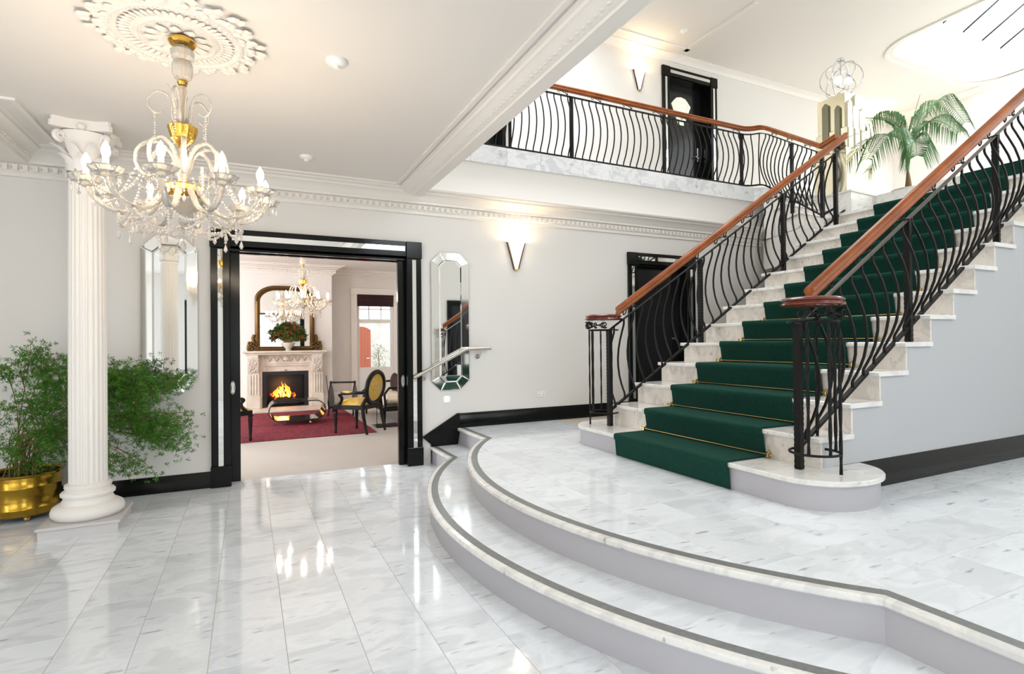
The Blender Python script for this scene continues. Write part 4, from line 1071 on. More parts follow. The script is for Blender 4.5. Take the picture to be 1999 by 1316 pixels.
def make_chandelier(label, loc):
    t = thing('crystal_chandelier', label, 'chandelier', loc, 0, 'lit crystal chandeliers')
    B().lathe([(0, -0.002), (0.040, -0.002), (0.046, -0.016), (0.062, -0.026), (0.066, -0.04), (0.058, -0.052), (0.030, -0.056), (0, -0.056)], 24).build('canopy', 'gold', t)
    wob = lambda i: 1.0+0.09*(i % 2)
    B().lathe([(0.030, -0.058), (0.052, -0.085), (0.050, -0.115), (0.036, -0.135), (0.046, -0.16), (0.048, -0.19), (0.036, -0.225), (0.014, -0.24)], 24, flute=wob).build('upper_vase', 'crystal', t, 30)
    B().lathe([(0, -0.135), (0.022, -0.135), (0.024, -0.15), (0, -0.15)], 16).lathe([(0, -0.238), (0.022, -0.238), (0.026, -0.247), (0.020, -0.262), (0, -0.265)], 16).build('collar', 'gold', t)
    B().tube([(0, 0, -0.05), (0, 0, -0.52)], 0.006, 8).build('rod', 'gold', t)
    B().lathe([(0.012, -0.265), (0.020, -0.29), (0.014, -0.34), (0.018, -0.42), (0.026, -0.47), (0.016, -0.495)], 12, flute=lambda i: 1+0.12*(i % 2)).build('stem_glass', 'crystal', t, 20)
    B().lathe([(0, -0.478), (0.062, -0.478), (0.068, -0.484), (0.064, -0.505), (0.052, -0.545), (0.028, -0.575), (0.020, -0.582), (0.024, -0.592), (0, -0.595)], 28, flute=lambda i: 1+0.05*(i % 2)).build('upper_bowl', 'gold', t, 20)
    B().lathe([(0.022, -0.594), (0.030, -0.615), (0.044, -0.645), (0.044, -0.68), (0.030, -0.72), (0.022, -0.755), (0.028, -0.785)], 20, flute=lambda i: 1+0.08*(i % 2)).build('baluster_glass', 'crystal', t, 20)
    B().tube([(0, 0, -0.595), (0, 0, -0.79)], 0.010, 8).lathe([(0, -0.70), (0.022, -0.70), (0.024, -0.715), (0, -0.72)], 14).build('core', 'gold', t)
    B().lathe([(0, -0.785), (0.080, -0.785), (0.086, -0.793), (0.084, -0.82), (0.068, -0.855), (0.05, -0.87), (0, -0.872)], 32, flute=lambda i: 1+0.04*(i % 2)).build('receiver_bowl', 'gold', t, 20)
    B().lathe([(0.05, -0.87), (0.098, -0.862), (0.100, -0.868), (0.07, -0.905), (0.03, -0.93), (0.012, -0.94), (0.02, -0.96), (0.022, -0.98), (0, -1.005)], 28, flute=lambda i: 1+0.06*(i % 2)).build('lower_dish', 'crystal', t, 20)
    # arms with cup, sleeve, bulb and drops
    arm_p = smoothpath([(0.055, 0, -0.79), (0.090, 0, -0.835), (0.155, 0, -0.915), (0.235, 0, -0.955), (0.315, 0, -0.945), (0.375, 0, -0.895), (0.398, 0, -0.835)], 5)
    arm_me = B().tube(arm_p, [0.0190 if i < 8 else 0.0165 for i in range(len(arm_p))], 6, flat=(1, 0.72), twist=0.55).mesh('arm', 'crystal', 60)
    cup_me = B().lathe([(0.010, -0.012), (0.022, 0.0), (0.050, 0.014), (0.068, 0.034), (0.060, 0.032), (0.040, 0.018), (0.012, 0.012)], 20, (0.40, 0, -0.845), flute=lambda i: 1+0.14*(i % 2)).mesh('drip_cup', 'crystal', 20)
    sl_me = B().lathe([(0, 0), (0.015, 0), (0.015, 0.006), (0.0125, 0.010), (0.0125, 0.072), (0, 0.072)], 14, (0.40, 0, -0.838)).mesh('candle_sleeve', 'candle', 40)
    bu_me = B().lathe([(0.008, 0), (0.0145, 0.012), (0.0185, 0.028), (0.0165, 0.046), (0.009, 0.064), (0, 0.078)], 14, (0.40, 0, -0.768)).mesh('bulb', 'bulb', 60)
    db = B()
    for q in range(6):
        a = 2*PI*q/6; cx, cy = 0.40+0.056*math.cos(a), 0.056*math.sin(a)
        db.octa((cx, cy, -0.836), 0.006); db.octa((cx, cy, -0.850), 0.005); db.lathe([(0, -0.012), (0.0075, -0.004), (0.0055, 0.006), (0, 0.020)], 6, (cx, cy, -0.876))
    dr_me = db.mesh('cup_drops', 'bead', 0)
    pend = B()
    for k in range(3): pend.octa((0.20, 0, -0.968-0.014*k), 0.0065)
    pend.lathe([(0, -0.022), (0.010, -0.008), (0.007, 0.008), (0, 0.028)], 6, (0.20, 0, -1.04))
    pe_me = pend.mesh('arm_pendant', 'bead', 0)
    for q in range(10):
        a = 2*PI*(q+0.3)/10
        o = link('arm', arm_me, t, (0, 0, 0), a)
        link('drip_cup', cup_me, o); link('candle_sleeve', sl_me, o); link('bulb', bu_me, o); stuff(link('cup_drops', dr_me, o)); link('arm_pendant', pe_me, o)
    # looped decorative scrolls
    lp = smoothpath([(0.030, 0, -0.70), (0.050, 0, -0.63), (0.095, 0, -0.585), (0.15, 0, -0.583), (0.195, 0, -0.625), (0.205, 0, -0.685), (0.185, 0, -0.735), (0.150, 0, -0.755), (0.118, 0, -0.735), (0.115, 0, -0.705)], 5)
    lo_me = B().tube(lp, [0.0145-0.0001*i for i in range(len(lp))], 6, flat=(1, 0.72), twist=0.55).mesh('looped_scroll', 'crystal', 60)
    ds = B()
    for k in range(7): ds.octa((0.155, 0, -0.770-0.013*k), 0.006)
    ds.lathe([(0, -0.020), (0.009, -0.008), (0.006, 0.008), (0, 0.024)], 6, (0.155, 0, -0.885))
    ds_me = ds.mesh('bead_drop', 'bead', 0)
    for q in range(8):
        a = 2*PI*(q+0.15)/8; o = link('looped_scroll', lo_me, t, (0, 0, 0), a); link('bead_drop', ds_me, o)
    up = smoothpath([(0.014, 0, -0.49), (0.045, 0, -0.44), (0.050, 0, -0.37), (0.070, 0, -0.325), (0.110, 0, -0.315), (0.145, 0, -0.345), (0.150, 0, -0.395), (0.120, 0, -0.430), (0.088, 0, -0.415)], 5)
    up_me = B().tube(up, [0.0085-0.00006*i for i in range(len(up))], 6, flat=(1, 0.7), twist=0.6).mesh('upper_scroll', 'crystal', 60)
    us = B()
    for k in range(10): us.octa((0.122, 0, -0.440-0.0135*k), 0.0055)
    us_me = us.mesh('bead_drop', 'bead', 0)
    spk = B().tube(smoothpath([(0.014, 0, -0.49), (0.030, 0, -0.42), (0.040, 0, -0.35), (0.085, 0, -0.285)], 4), [0.007-0.0004*i for i in range(13)], 6).mesh('glass_spike', 'crystal', 60)
    for q in range(5):
        a = 2*PI*(q+0.6)/5; o = link('upper_scroll', up_me, t, (0, 0, 0), a); link('bead_drop', us_me, o)
        link('glass_spike', spk, t, (0, 0, 0), a+0.62)
    # bead swags
    def swag(r0, z0, r1, z1, a0, a1, sag, nb, rb):
        b = B()
        for k in range(nb+1):
            u = k/nb; a = a0+(a1-a0)*u; r = r0+(r1-r0)*u; z = z0+(z1-z0)*u-sag*4*u*(1-u)
            b.ball((r*math.cos(a), r*math.sin(a), z), rb, 1)
        return b
    st = 2*PI/10
    s1 = swag(0.275, -0.955, 0.275, -0.955, -st/2, st/2, 0.060, 15, 0.0085).mesh('bead_string', 'bead', 30)
    s2 = swag(0.02, -1.0, 0.275, -0.955, 0, st/2, 0.045, 18, 0.0075).mesh('bead_string', 'bead', 30)
    s3 = swag(0.40, -0.85, 0.205, -0.735, 0, st*0.5, 0.10, 22, 0.007).mesh('bead_string', 'bead', 30)
    tl = B()
    for k in range(6): tl.ball((0.275, 0, -0.965-0.0145*k), 0.0085, 1)
    tl.lathe([(0, -0.024), (0.011, -0.009), (0.007, 0.008), (0, 0.028)], 6, (0.275, 0, -1.072))
    tl_me = tl.mesh('bead_tassel', 'bead', 30)
    for q in range(10):
        a = st*(q+0.8); link('bead_string', s1, t, (0, 0, 0), a)
        link('bead_string', s2, t, (0, 0, 0), a)
        link('bead_string', s3, t, (0, 0, 0), a)
        link('bead_tassel', tl_me, t, (0, 0, 0), a+st/2)
    ft = B()
    for k in range(4): ft.ball((0, 0, -1.012-0.016*k), 0.009, 1)
    ft.lathe([(0, -0.03), (0.015, -0.010), (0.010, 0.010), (0, 0.03)], 8, (0, 0, -1.10))
    ft.build('finial', 'bead', t, 30)
    return t
ch1 = make_chandelier('large lit crystal chandelier hanging in the hall at upper left', (-0.30, 3.30, CZ-0.035))
ch2 = copytree(ch1); ch2.location = (0.815, 9.5, CZ-0.13)
ch2['label'] = 'lit crystal chandelier in the lounge seen through the double door, before the gilt mirror'
B().tube([(0, 0, 0.13), (0, 0, -0.01)], 0.01, 8).build('hanging_rod', 'gold', ch2)

# ------------------------------------------------------------------ lounge beyond the double door
LY = 12.30
struct(B().box((-2.75, 6.02, -0.12), (4.5, 13.3, -0.001)).build('floor', 'carpet', smooth=0))
struct(B().box((-0.158, WY+0.02, -0.02), (1.585, 6.04, 0.0012)).build('trim_7', 'floor', smooth=0))
struct(B().box((-2.75, 6.115, CZ), (4.5, 13.2, CZ+0.1)).build('ceiling', 'ceil', smooth=0))
lw = B()
for y0, y1, z0, z1 in ((6.115, 6.9, 0, CZ), (8.3, 9.7, 0, CZ), (11.1, 13.2, 0, CZ), (6.9, 8.3, 0, 0.55), (9.7, 11.1, 0, 0.55), (6.9, 8.3, 2.65, CZ), (9.7, 11.1, 2.65, CZ)):
    lw.box((-2.75, y0, z0), (-2.6, y1, z1))
struct(lw.build('wall_lounge_left', 'lounge', smooth=0))
struct(B().box((4.35, 6.115, 0), (4.5, 13.2, CZ)).build('wall_lounge_right', 'lounge', smooth=0))
for wy in (7.6, 10.4):  # unseen side windows, added to light the lounge
    b = B().box((-2.74, wy-0.7, 0.55), (-2.62, wy-0.63, 2.65)).box((-2.74, wy+0.63, 0.55), (-2.62, wy+0.7, 2.65)).box((-2.74, wy-0.63, 1.58), (-2.62, wy+0.63, 1.64)).box((-2.74, wy-0.63, 0.55), (-2.62, wy+0.63, 0.62)).box((-2.74, wy-0.63, 2.58), (-2.62, wy+0.63, 2.65))
    struct(b.build('window_%d' % n_win, 'white', smooth=0)); n_win += 1
# chimney breast and alcove wall with the window
FX0, FX1 = 0.235, 1.165
bw = B().box((-2.6, LY, 0), (FX0, LY+0.62, CZ)).box((FX1, LY, 0), (1.635, LY+0.62, CZ)).box((FX0, LY, 0.78), (FX1, LY+0.62, CZ)).box((FX0, LY+0.42, 0), (FX1, LY+0.62, 0.78))
struct(bw.build('wall_chimney', 'lounge', smooth=0))
WX0, WX1, WZ0, WZ1 = 2.27, 3.12, 0.05, 2.47
aw = B().box((1.635, 12.92, 0), (WX0, 13.1, CZ)).box((WX1, 12.92, 0), (4.5, 13.1, CZ)).box((WX0, 12.92, WZ1), (WX1, 13.1, CZ))
struct(aw.build('wall_alcove', 'lounge', smooth=0))
cl = struct(B().sweep([(-2.6, LY, CZ), (1.635, LY, CZ), (1.635, 12.92, CZ), (4.35, 12.92, CZ)], [(-u, v*0.8) for u, v in cornice_profile(CZ)]).build('trim_8', 'plaster'))
b = B(); t_ = -0.4
while t_ < 1.7: b.box((t_, LY-0.036-0.03, CZ-0.15), (t_+0.045, LY-0.03, CZ-0.11)); t_ += 0.09
t_ = 1.75
while t_ < 3.6: b.box((t_, 12.92-0.066, CZ-0.15), (t_+0.045, 12.92-0.03, CZ-0.11)); t_ += 0.09
stuff(b.build('dentil_band', 'plaster', cl, 0))
struct(B().sweep([(1.36, LY, 0), (1.635, LY, 0), (1.635, 12.92, 0), (2.14, 12.92, 0)], [(-u, v) for u, v in base_prof(0.24)]).build('baseboard_lounge', 'plaster'))
# window / glazed door
wn = sempty('window_1', ((WX0+WX1)/2, 12.92, 0))
def wp(b, nm, m, sm=0): o = b.build(nm, m, wn, sm); o.matrix_parent_inverse = Matrix.Translation(-Vector(wn.location)); return o
for a, c in ((WX0-0.14, WX0), (WX1, WX1+0.14)): wp(B().bevbox((a, 12.88, 0), (c, 12.925, WZ1+0.14), 0.006), 'casing', 'plaster')
wp(B().bevbox((WX0-0.16, 12.875, WZ1), (WX1+0.16, 12.925, WZ1+0.15), 0.006), 'head_casing', 'plaster')
for a, c, z0, z1 in ((WX0, WX0+0.065, WZ0, WZ1), (WX1-0.065, WX1, WZ0, WZ1), (WX0+0.06, WX1-0.06, 0.0, 0.775), (WX0+0.06, WX1-0.06, 1.82, 1.90), (WX0+0.06, WX1-0.06, 2.40, WZ1)):
    wp(B().bevbox((a, 12.96 if c-a < 0.1 else 12.964, z0), (c, 13.01 if c-a < 0.1 else 13.006, z1), 0.003), 'sash_rail', 'white')
for q in (1, 2):
    xx = WX0+(WX1-WX0)*q/3; wp(B().box((xx-0.01, 12.965, 1.90), (xx+0.01, 13.0, 2.40)), 'muntin', 'white')
wp(B().box((WX0+0.06, 12.965, 2.13), (WX1-0.06, 13.0, 2.15)), 'muntin', 'white')
for q in range(3):
    a = WX0+0.06+(WX1-WX0-0.12)*q/3; wp(B().box((a, 12.982, 1.90), (a+(WX1-WX0-0.12)/3, 12.986, 2.40)), 'pane', 'glass')
wp(B().box((WX0+0.06, 12.982, 0.775), (WX1-0.06, 12.986, 1.82)), 'pane', 'glass')
t = thing('roman_blind', 'dark maroon blind folded up at the top of the lounge window', 'blind', (2.695, 12.90, 2.2))
for q in range(3): B().bevbox((-0.41, -0.02-0.008*q, 0.0+0.085*q), (0.41, 0.02-0.006*q, 0.10+0.085*q), 0.006).build('fold', 'dark', t, 0)
# garden outside the window
struct(B().box((0.5, 13.3, -0.25), (6.5, 17.5, -0.05)).build('trim_9', 'paving', smooth=0))
gw = thing('garden_wall', 'pale rendered garden wall with a stone capping outside the lounge window', 'wall', (3.6, 16.0, -0.05))
B().box((-2.6, 0, 0), (2.6, 0.2, 2.0)).build('render', 'garden', gw, 0)
for q in range(7): B().bevbox((-2.66+0.76*q, -0.06, 2.0), (-2.66+0.76*q+0.752, 0.26, 2.09), 0.01).build('coping_stone', 'garden', gw, 0)
gt = thing('timber_gate', 'arched orange timber gate standing open outside the lounge window', 'gate', (2.80, 15.1, -0.05), 0.5)
for q in range(5):
    xx = -0.26+0.105*q; h0 = 1.80-0.10*((xx+0.05)/0.26)**2
    B().prism([(xx, 0.04), (xx+0.10, 0.04), (xx+0.10, 1.84-0.9*(xx+0.16)**2), (xx, 1.84-0.9*(xx+0.06)**2)], -0.02, 0.02, 'xz').build('board', 'gate', gt, 0)
for z in (0.3, 1.45): B().bevbox((-0.26, 0.02, z), (0.26, 0.045, z+0.10), 0.004).build('ledge', 'gate', gt, 0)
B().tube([(0.17, -0.03, 0.98), (0.17, -0.07, 0.98), (0.06, -0.07, 0.98)], 0.012, 6).build('lever_handle', 'chrome', gt)
sh = thing('garden_shrub', 'small pale leafed shrub against the wall outside the lounge window', 'shrub', (3.32, 15.5, -0.05))
rg = random.Random(5); fb = B()
for k in range(420):
    p = Vector((rg.gauss(0, 0.12), rg.gauss(0, 0.1), rg.uniform(0.25, 1.35))); d = Vector((rg.gauss(0, 1), rg.gauss(0, 1), rg.gauss(0, 1))).normalized(); w = d.orthogonal().normalized()
    fb.add([p, p+d*0.025+w*0.012, p+d*0.055, p+d*0.025-w*0.012], [(0, 1, 2, 3)])
stuff(fb.build('foliage', 'paleleaf', sh, 0, recalc=False)); B().tube([(0, 0, 0), (0.02, 0, 0.6), (-0.02, 0.01, 1.2)], 0.012, 6).build('stem', 'trunk', sh)

# fireplace
fp = thing('fireplace', 'carved white marble fireplace with a black firebox in the lounge', 'fireplace', (0.70, LY, 0))
def fpp(b, nm, m, sm=0): return b.build(nm, m, fp, sm)
fpp(B().bevbox((-0.92, -0.62, 0), (0.92, 0.0, 0.045), 0.006), 'hearth_slab', 'stone')
fpp(B().bevbox((-0.80, -0.30, 1.165), (0.80, 0, 1.205), 0.010), 'mantel_shelf', 'stone')
fpp(B().bevbox((-0.76, -0.26, 1.125), (0.76, 0, 1.165), 0.010), 'mantel_moulding', 'stone')
for s in (-1, 1):
    x0, x1 = sorted((s*0.50, s*0.72))
    fpp(B().box((x0, -0.17, 0.28), (x1, 0, 1.125)), 'pilaster', 'stone')
    fpp(B().bevbox((x0-0.02, -0.20, 0.045), (x1+0.02, 0, 0.29), 0.008), 'pilaster_base', 'stone')
    fpp(B().prism([(-0.17, 0.74), (-0.20, 0.80), (-0.23, 0.92), (-0.255, 1.05), (-0.255, 1.125), (-0.17, 1.125)], x0+0.015, x1-0.015, 'yz'), 'corbel', 'stone')
    for q in range(3): fpp(B().tube([(x0+0.06+0.05*q, -0.172, 0.33), (x0+0.06+0.05*q, -0.172, 0.72)], 0.014, 6), 'reed', 'stone', 40)
    rr = random.Random(11)
    lb = B()
    for q in range(26):
        lb.ball((x0+0.03+rr.random()*(x1-x0-0.06), -0.205-0.05*((q % 9)/9), 0.80+0.31*(q % 9)/9+rr.uniform(-0.01, 0.01)), 0.022, 1, (1, 0.7, 1.2))
    stuff(fpp(lb, 'carved_leaf', 'stone', 60))
fpp(B().box((-0.50, -0.14, 0.94), (0.50, 0, 1.125)), 'frieze', 'stone')
fpp(B().box((-0.50, -0.12, 0.045), (-0.445, 0, 0.94)).box((0.445, -0.12, 0.045), (0.50, 0, 0.94)).box((-0.445, -0.12, 0.895), (0.445, 0, 0.94)), 'inner_moulding', 'stone')
fpp(B().box((-0.447, -0.085, 0.78), (0.447, 0, 0.90)), 'lintel', 'stone')
rr = random.Random(12); lb = B()
for q in range(46):
    u = -0.43+0.86*q/45; lb.tube([(u, -0.14, 1.035+0.035*math.sin(q*0.9)), (u+0.02, -0.17, 1.05+0.035*math.sin(q*0.9+1)), (u+0.045, -0.145, 1.03+0.045*math.cos(q*0.9))], 0.012, 5)
lb.ball((0, -0.15, 1.035), 0.05, 2, (1.1, 0.6, 0.9))
stuff(fpp(lb, 'carved_scroll', 'stone', 60))
fpp(B().lathe([(0, 0), (0.026, 0), (0.03, 0.01), (0, 0.02)], 14, (0, -0.09, 0.795)), 'damper_knob', 'brass', 40)
fb_ = B().box((-0.466, 0.41, 0.0), (0.466, 0.42, 0.785)).box((-0.466, -0.04, 0.0), (-0.44, 0.41, 0.785)).box((0.44, -0.04, 0.0), (0.466, 0.41, 0.785)).box((-0.44, -0.04, 0.755), (0.44, 0.41, 0.785)).box((-0.44, -0.04, 0.046), (0.44, 0.41, 0.06))
fpp(fb_, 'firebox', 'firebox')
fpp(B().box((-0.44, -0.055, 0.05), (-0.36, -0.04, 0.76)).box((0.36, -0.055, 0.05), (0.44, -0.04, 0.76)).box((-0.36, -0.055, 0.70), (0.36, -0.04, 0.76)), 'fire_surround', 'firebox')
fire = thing('log_fire', 'burning log fire in the lounge fireplace', 'fire', (0.66, LY+0.14, 0.06))
for q, (a, l, x, y, z, ti) in enumerate(((0.2, 0.5, 0, 0, 0.15, 0.0), (-0.3, 0.46, 0.02, 0.08, 0.16, 0.05), (0.7, 0.36, -0.05, 0.04, 0.25, 0.5), (-0.75, 0.36, 0.06, 0.03, 0.24, 0.45), (2.4, 0.3, 0.08, 0.0, 0.24, 0.3))):
    d = Vector((math.cos(a)*math.cos(ti), math.sin(a)*0.3, math.sin(ti)*(1 if a > 0 else -1)))*l/2; c = Vector((x, y, z))
    B().tube([c-d, c+d], [0.036, 0.030], 8).build('log', 'log', fire)
rr = random.Random(4); eb = B()
for q in range(26): eb.ball((rr.uniform(-0.24, 0.26), rr.uniform(-0.04, 0.1), rr.uniform(0.12, 0.24)), rr.uniform(0.016, 0.034), 1)
stuff(eb.build('embers', 'ember', fire))
for m_, n_, zz, sp_ in (('flame', 15, 0.40, 0.22), ('flamecore', 11, 0.30, 0.13)):
    for q in range(n_):
        x = rr.uniform(-sp_, sp_); h = zz*(1.02-1.1*abs(x)/0.32)*rr.uniform(0.6, 1.0); y = rr.uniform(-0.03, 0.07)
        h = max(h, 0.08)
        pts = smoothpath([(x, y, 0.16), (x+rr.uniform(-0.03, 0.03), y, 0.16+h*0.4), (x*0.8+rr.uniform(-0.04, 0.04), y, 0.16+h*0.75), (x*0.7+rr.uniform(-0.03, 0.03), y, 0.16+h)], 3)
        w = rr.uniform(0.022, 0.042)*(1 if m_ == 'flame' else 0.8)
        B().tube(pts, [w*(0.5+0.9*math.sin(PI*(i/9)**0.8)) * (1-i/9.2)**0.5 for i in range(10)], 6, flat=(1, 0.6)).build('flame_tongue', m_, fire, 60)
l = bpy.data.lights.new('fire_glow', 'POINT'); l.energy = 2.5; l.color = (1, 0.45, 0.15); l.shadow_soft_size = 0.12
lo = bpy.data.objects.new('fire_glow', l); COL.objects.link(lo); lo.location = (0.66, LY-0.1, 0.45)
B().bevbox((-0.3, -0.07, 0.0), (0.3, 0.11, 0.09), 0.01).build('grate', 'blackmat', fire, 0)
t = thing('fire_poker', 'thin dark fire poker leaning by the right side of the fireplace', 'poker', (1.50, LY-0.14, 0.045))
B().tube([(0.06, 0.0, 0.0), (0.0, 0.10, 0.60)], 0.008, 6).build('shaft', 'darkwood', t); B().ball((0.0, 0.10, 0.61), 0.016, 1).build('knob', 'brass', t)

# gilt overmantel mirror
om = thing('overmantel_mirror', 'arched gilt framed mirror standing on the marble mantel', 'mirror', (0.70, LY-0.02, 1.206))
def arch(w, h, r, n=14, z0=0.0):
    pts = [(-w, z0)]
    for k in range(n+1):
        a = PI-PI/2*k/n; pts.append((-w+r+r*math.cos(a), h-r*0.72+r*0.72*math.sin(a)))
    for k in range(n+1):
        a = PI/2-PI/2*k/n; pts.append((w-r+r*math.cos(a), h-r*0.72+r*0.72*math.sin(a)))
    pts.append((w, z0)); return pts
ao = arch(0.575, 1.345, 0.40); ai = arch(0.475, 1.245, 0.32, z0=0.09); n = len(ao)
vs = [(x, 0, z) for x, z in ao]+[(x*0.99, -0.045, z*0.995) for x, z in ao]+[(x*0.5+x2*0.5, -0.07, z*0.5+z2*0.5) for (x, z), (x2, z2) in zip(ao, ai)]+[(x, -0.04, z) for x, z in ai]+[(x, 0, z) for x, z in ai]
fs = [(k*n+i, k*n+(i+1) % n, ((k+1) % 5)*n+(i+1) % n, ((k+1) % 5)*n+i) for k in range(5) for i in range(n)]
B().add(vs, fs).build('frame', 'gilt', om, 50)
B().add([(x, -0.03, z) for x, z in ai]+[(x, -0.02, z) for x, z in ai], [tuple(range(n)), tuple(range(2*n-1, n-1, -1))]+[(i, (i+1) % n, n+(i+1) % n, n+i) for i in range(n)]).build('glass', 'mirror', om, 0)
b = B()
for i in range(1, n-2):
    for k in range(3):
        t_ = k/3; p = (Vector((ao[i][0], ao[i][1]))*(1-t_)+Vector((ao[i+1][0], ao[i+1][1]))*t_)*0.945; b.octa((p.x, -0.07, p.y+0.02), 0.011)
for zz in [0.12+0.05*k for k in range(20)]:
    for s in (-1, 1): b.octa((s*0.525, -0.07, zz), 0.011)
stuff(b.build('beading', 'gilt', om, 0))
for s in (-1, 1):
    b = B().tube(smoothpath([(s*0.58, -0.04, 0.33), (s*0.61, -0.04, 0.26), (s*0.60, -0.04, 0.19), (s*0.68, -0.04, 0.13), (s*0.69, -0.04, 0.03), (s*0.60, -0.04, 0.03)], 4), 0.032, 7)
    for q in range(9): b.ball((s*(0.52+0.02*q), -0.06, 0.05+0.03*((q*3) % 5)), 0.032, 1)
    b.build('corner_carving', 'gilt', om, 60)
# bouquet
bq = thing('flower_bowl', 'white bowl of red and green flowers on the mantel before the mirror', 'flower arrangement', (0.745, LY-0.20, 1.206))
B().lathe([(0, 0), (0.055, 0), (0.06, 0.01), (0.04, 0.025), (0.06, 0.05), (0.105, 0.10), (0.13, 0.155), (0.135, 0.165), (0.12, 0.16), (0, 0.12)], 28, flute=lambda i: 1+0.03*(i % 2)).build('bowl', 'stone', bq, 40)
rr = random.Random(8)
fb = B(); stx = B(); flowers = []
for k in range(190):
    th = rr.uniform(0, 2*PI); ph = rr.uniform(0.05, 1.45); r = rr.uniform(0.65, 1.0)
    p = Vector((0.40*r*math.cos(th)*math.sin(ph), 0.10*r*math.sin(th)*math.sin(ph), 0.17+0.42*r*math.cos(ph)*0.95))
    flowers.append(p)
    for q in range(7):
        d = Vector((rr.gauss(0, 1), rr.gauss(0, 0.6), rr.gauss(0.1, 1))).normalized(); w = d.orthogonal().normalized()
        fb.add([p, p+d*0.035+w*0.015, p+d*0.08, p+d*0.035-w*0.015], [(0, 1, 2, 3)])
    if k % 4 == 0: stx.tube([(0, 0, 0.13), tuple(p*0.6+Vector((0, 0, 0.08))), tuple(p)], 0.004, 4)
stuff(fb.build('leaves', 'leaf', bq, 0, recalc=False)); stuff(stx.build('stems', 'stem', bq))
bl = B()
for q in range(7):
    a = 2*PI*q/7; bl.add([(0, 0, 0), (0.022*math.cos(a-0.4), 0.022*math.sin(a-0.4), 0.012), (0.036*math.cos(a), 0.036*math.sin(a), 0.016), (0.022*math.cos(a+0.4), 0.022*math.sin(a+0.4), 0.012)], [(0, 1, 2, 3)])
bl.ball((0, 0, 0.012), 0.012, 1)
blm = bl.mesh('bloom', 'petalred', 0, recalc=False)
for p in flowers[::3]:
    o = link('bloom', blm, bq, p+Vector((0, -0.02, 0.005))); o.rotation_euler = (rr.uniform(0.6, 1.4), rr.uniform(-0.6, 0.6), rr.uniform(-0.6, 0.6))
    s = rr.uniform(0.6, 0.95); o.scale = (s, s, s)

# rug, table, chairs
rug = B().bevbox((-2.2, 8.30, 0.0), (1.74, 11.62, 0.009), 0.003).build('area_rug', 'rug', smooth=0); tag(rug, 'large red patterned rug on the lounge floor before the fireplace', 'rug')
tb_ = thing('glass_coffee_table', 'smoked glass capsule shaped coffee table on casters upon the red rug', 'table', (0.735, 9.93, 0.009))
W2, Hh, dd = 0.42, 0.155, 0.29
def capl(w, h):
    pts = []
    for k in range(15): a = PI/2+PI*k/14; pts.append((-w+h*math.cos(a), h*math.sin(a)))
    for k in range(15): a = -PI/2+PI*k/14; pts.append((w-0+h*math.cos(a), h*math.sin(a)))
    return pts
W2 -= Hh; po = capl(W2+0.02, Hh); pi_ = capl(W2+0.02, Hh-0.010); n = len(po); zc = 0.235
vs = [(x, y, z+zc) for y in (-dd, dd) for x, z in po]+[(x, y, z+zc) for y in (-dd, dd) for x, z in pi_]
fs = []
for i in range(n):
    j = (i+1) % n; fs += [(i, j, n+j, n+i), (2*n+i, 3*n+i, 3*n+j, 2*n+j), (i, 2*n+i, 2*n+j, j), (n+i, n+j, 3*n+j, 3*n+i)]
B().add(vs, fs).build('glass_band', 'smoke', tb_, 40)
B().tube([(x, -dd, z+zc) for x, z in po]+[(po[0][0], -dd, po[0][1]+zc)], 0.006, 5).build('front_edge', 'blackmat', tb_)
for x in (-0.2, 0.2):
    for y in (-0.2, 0.2):
        c = B().ball((x, y, 0.024), 0.024, 1); c.tube([(x, y, 0.04), (x, y, 0.078)], 0.008, 6); c.build('caster', 'chrome', tb_)
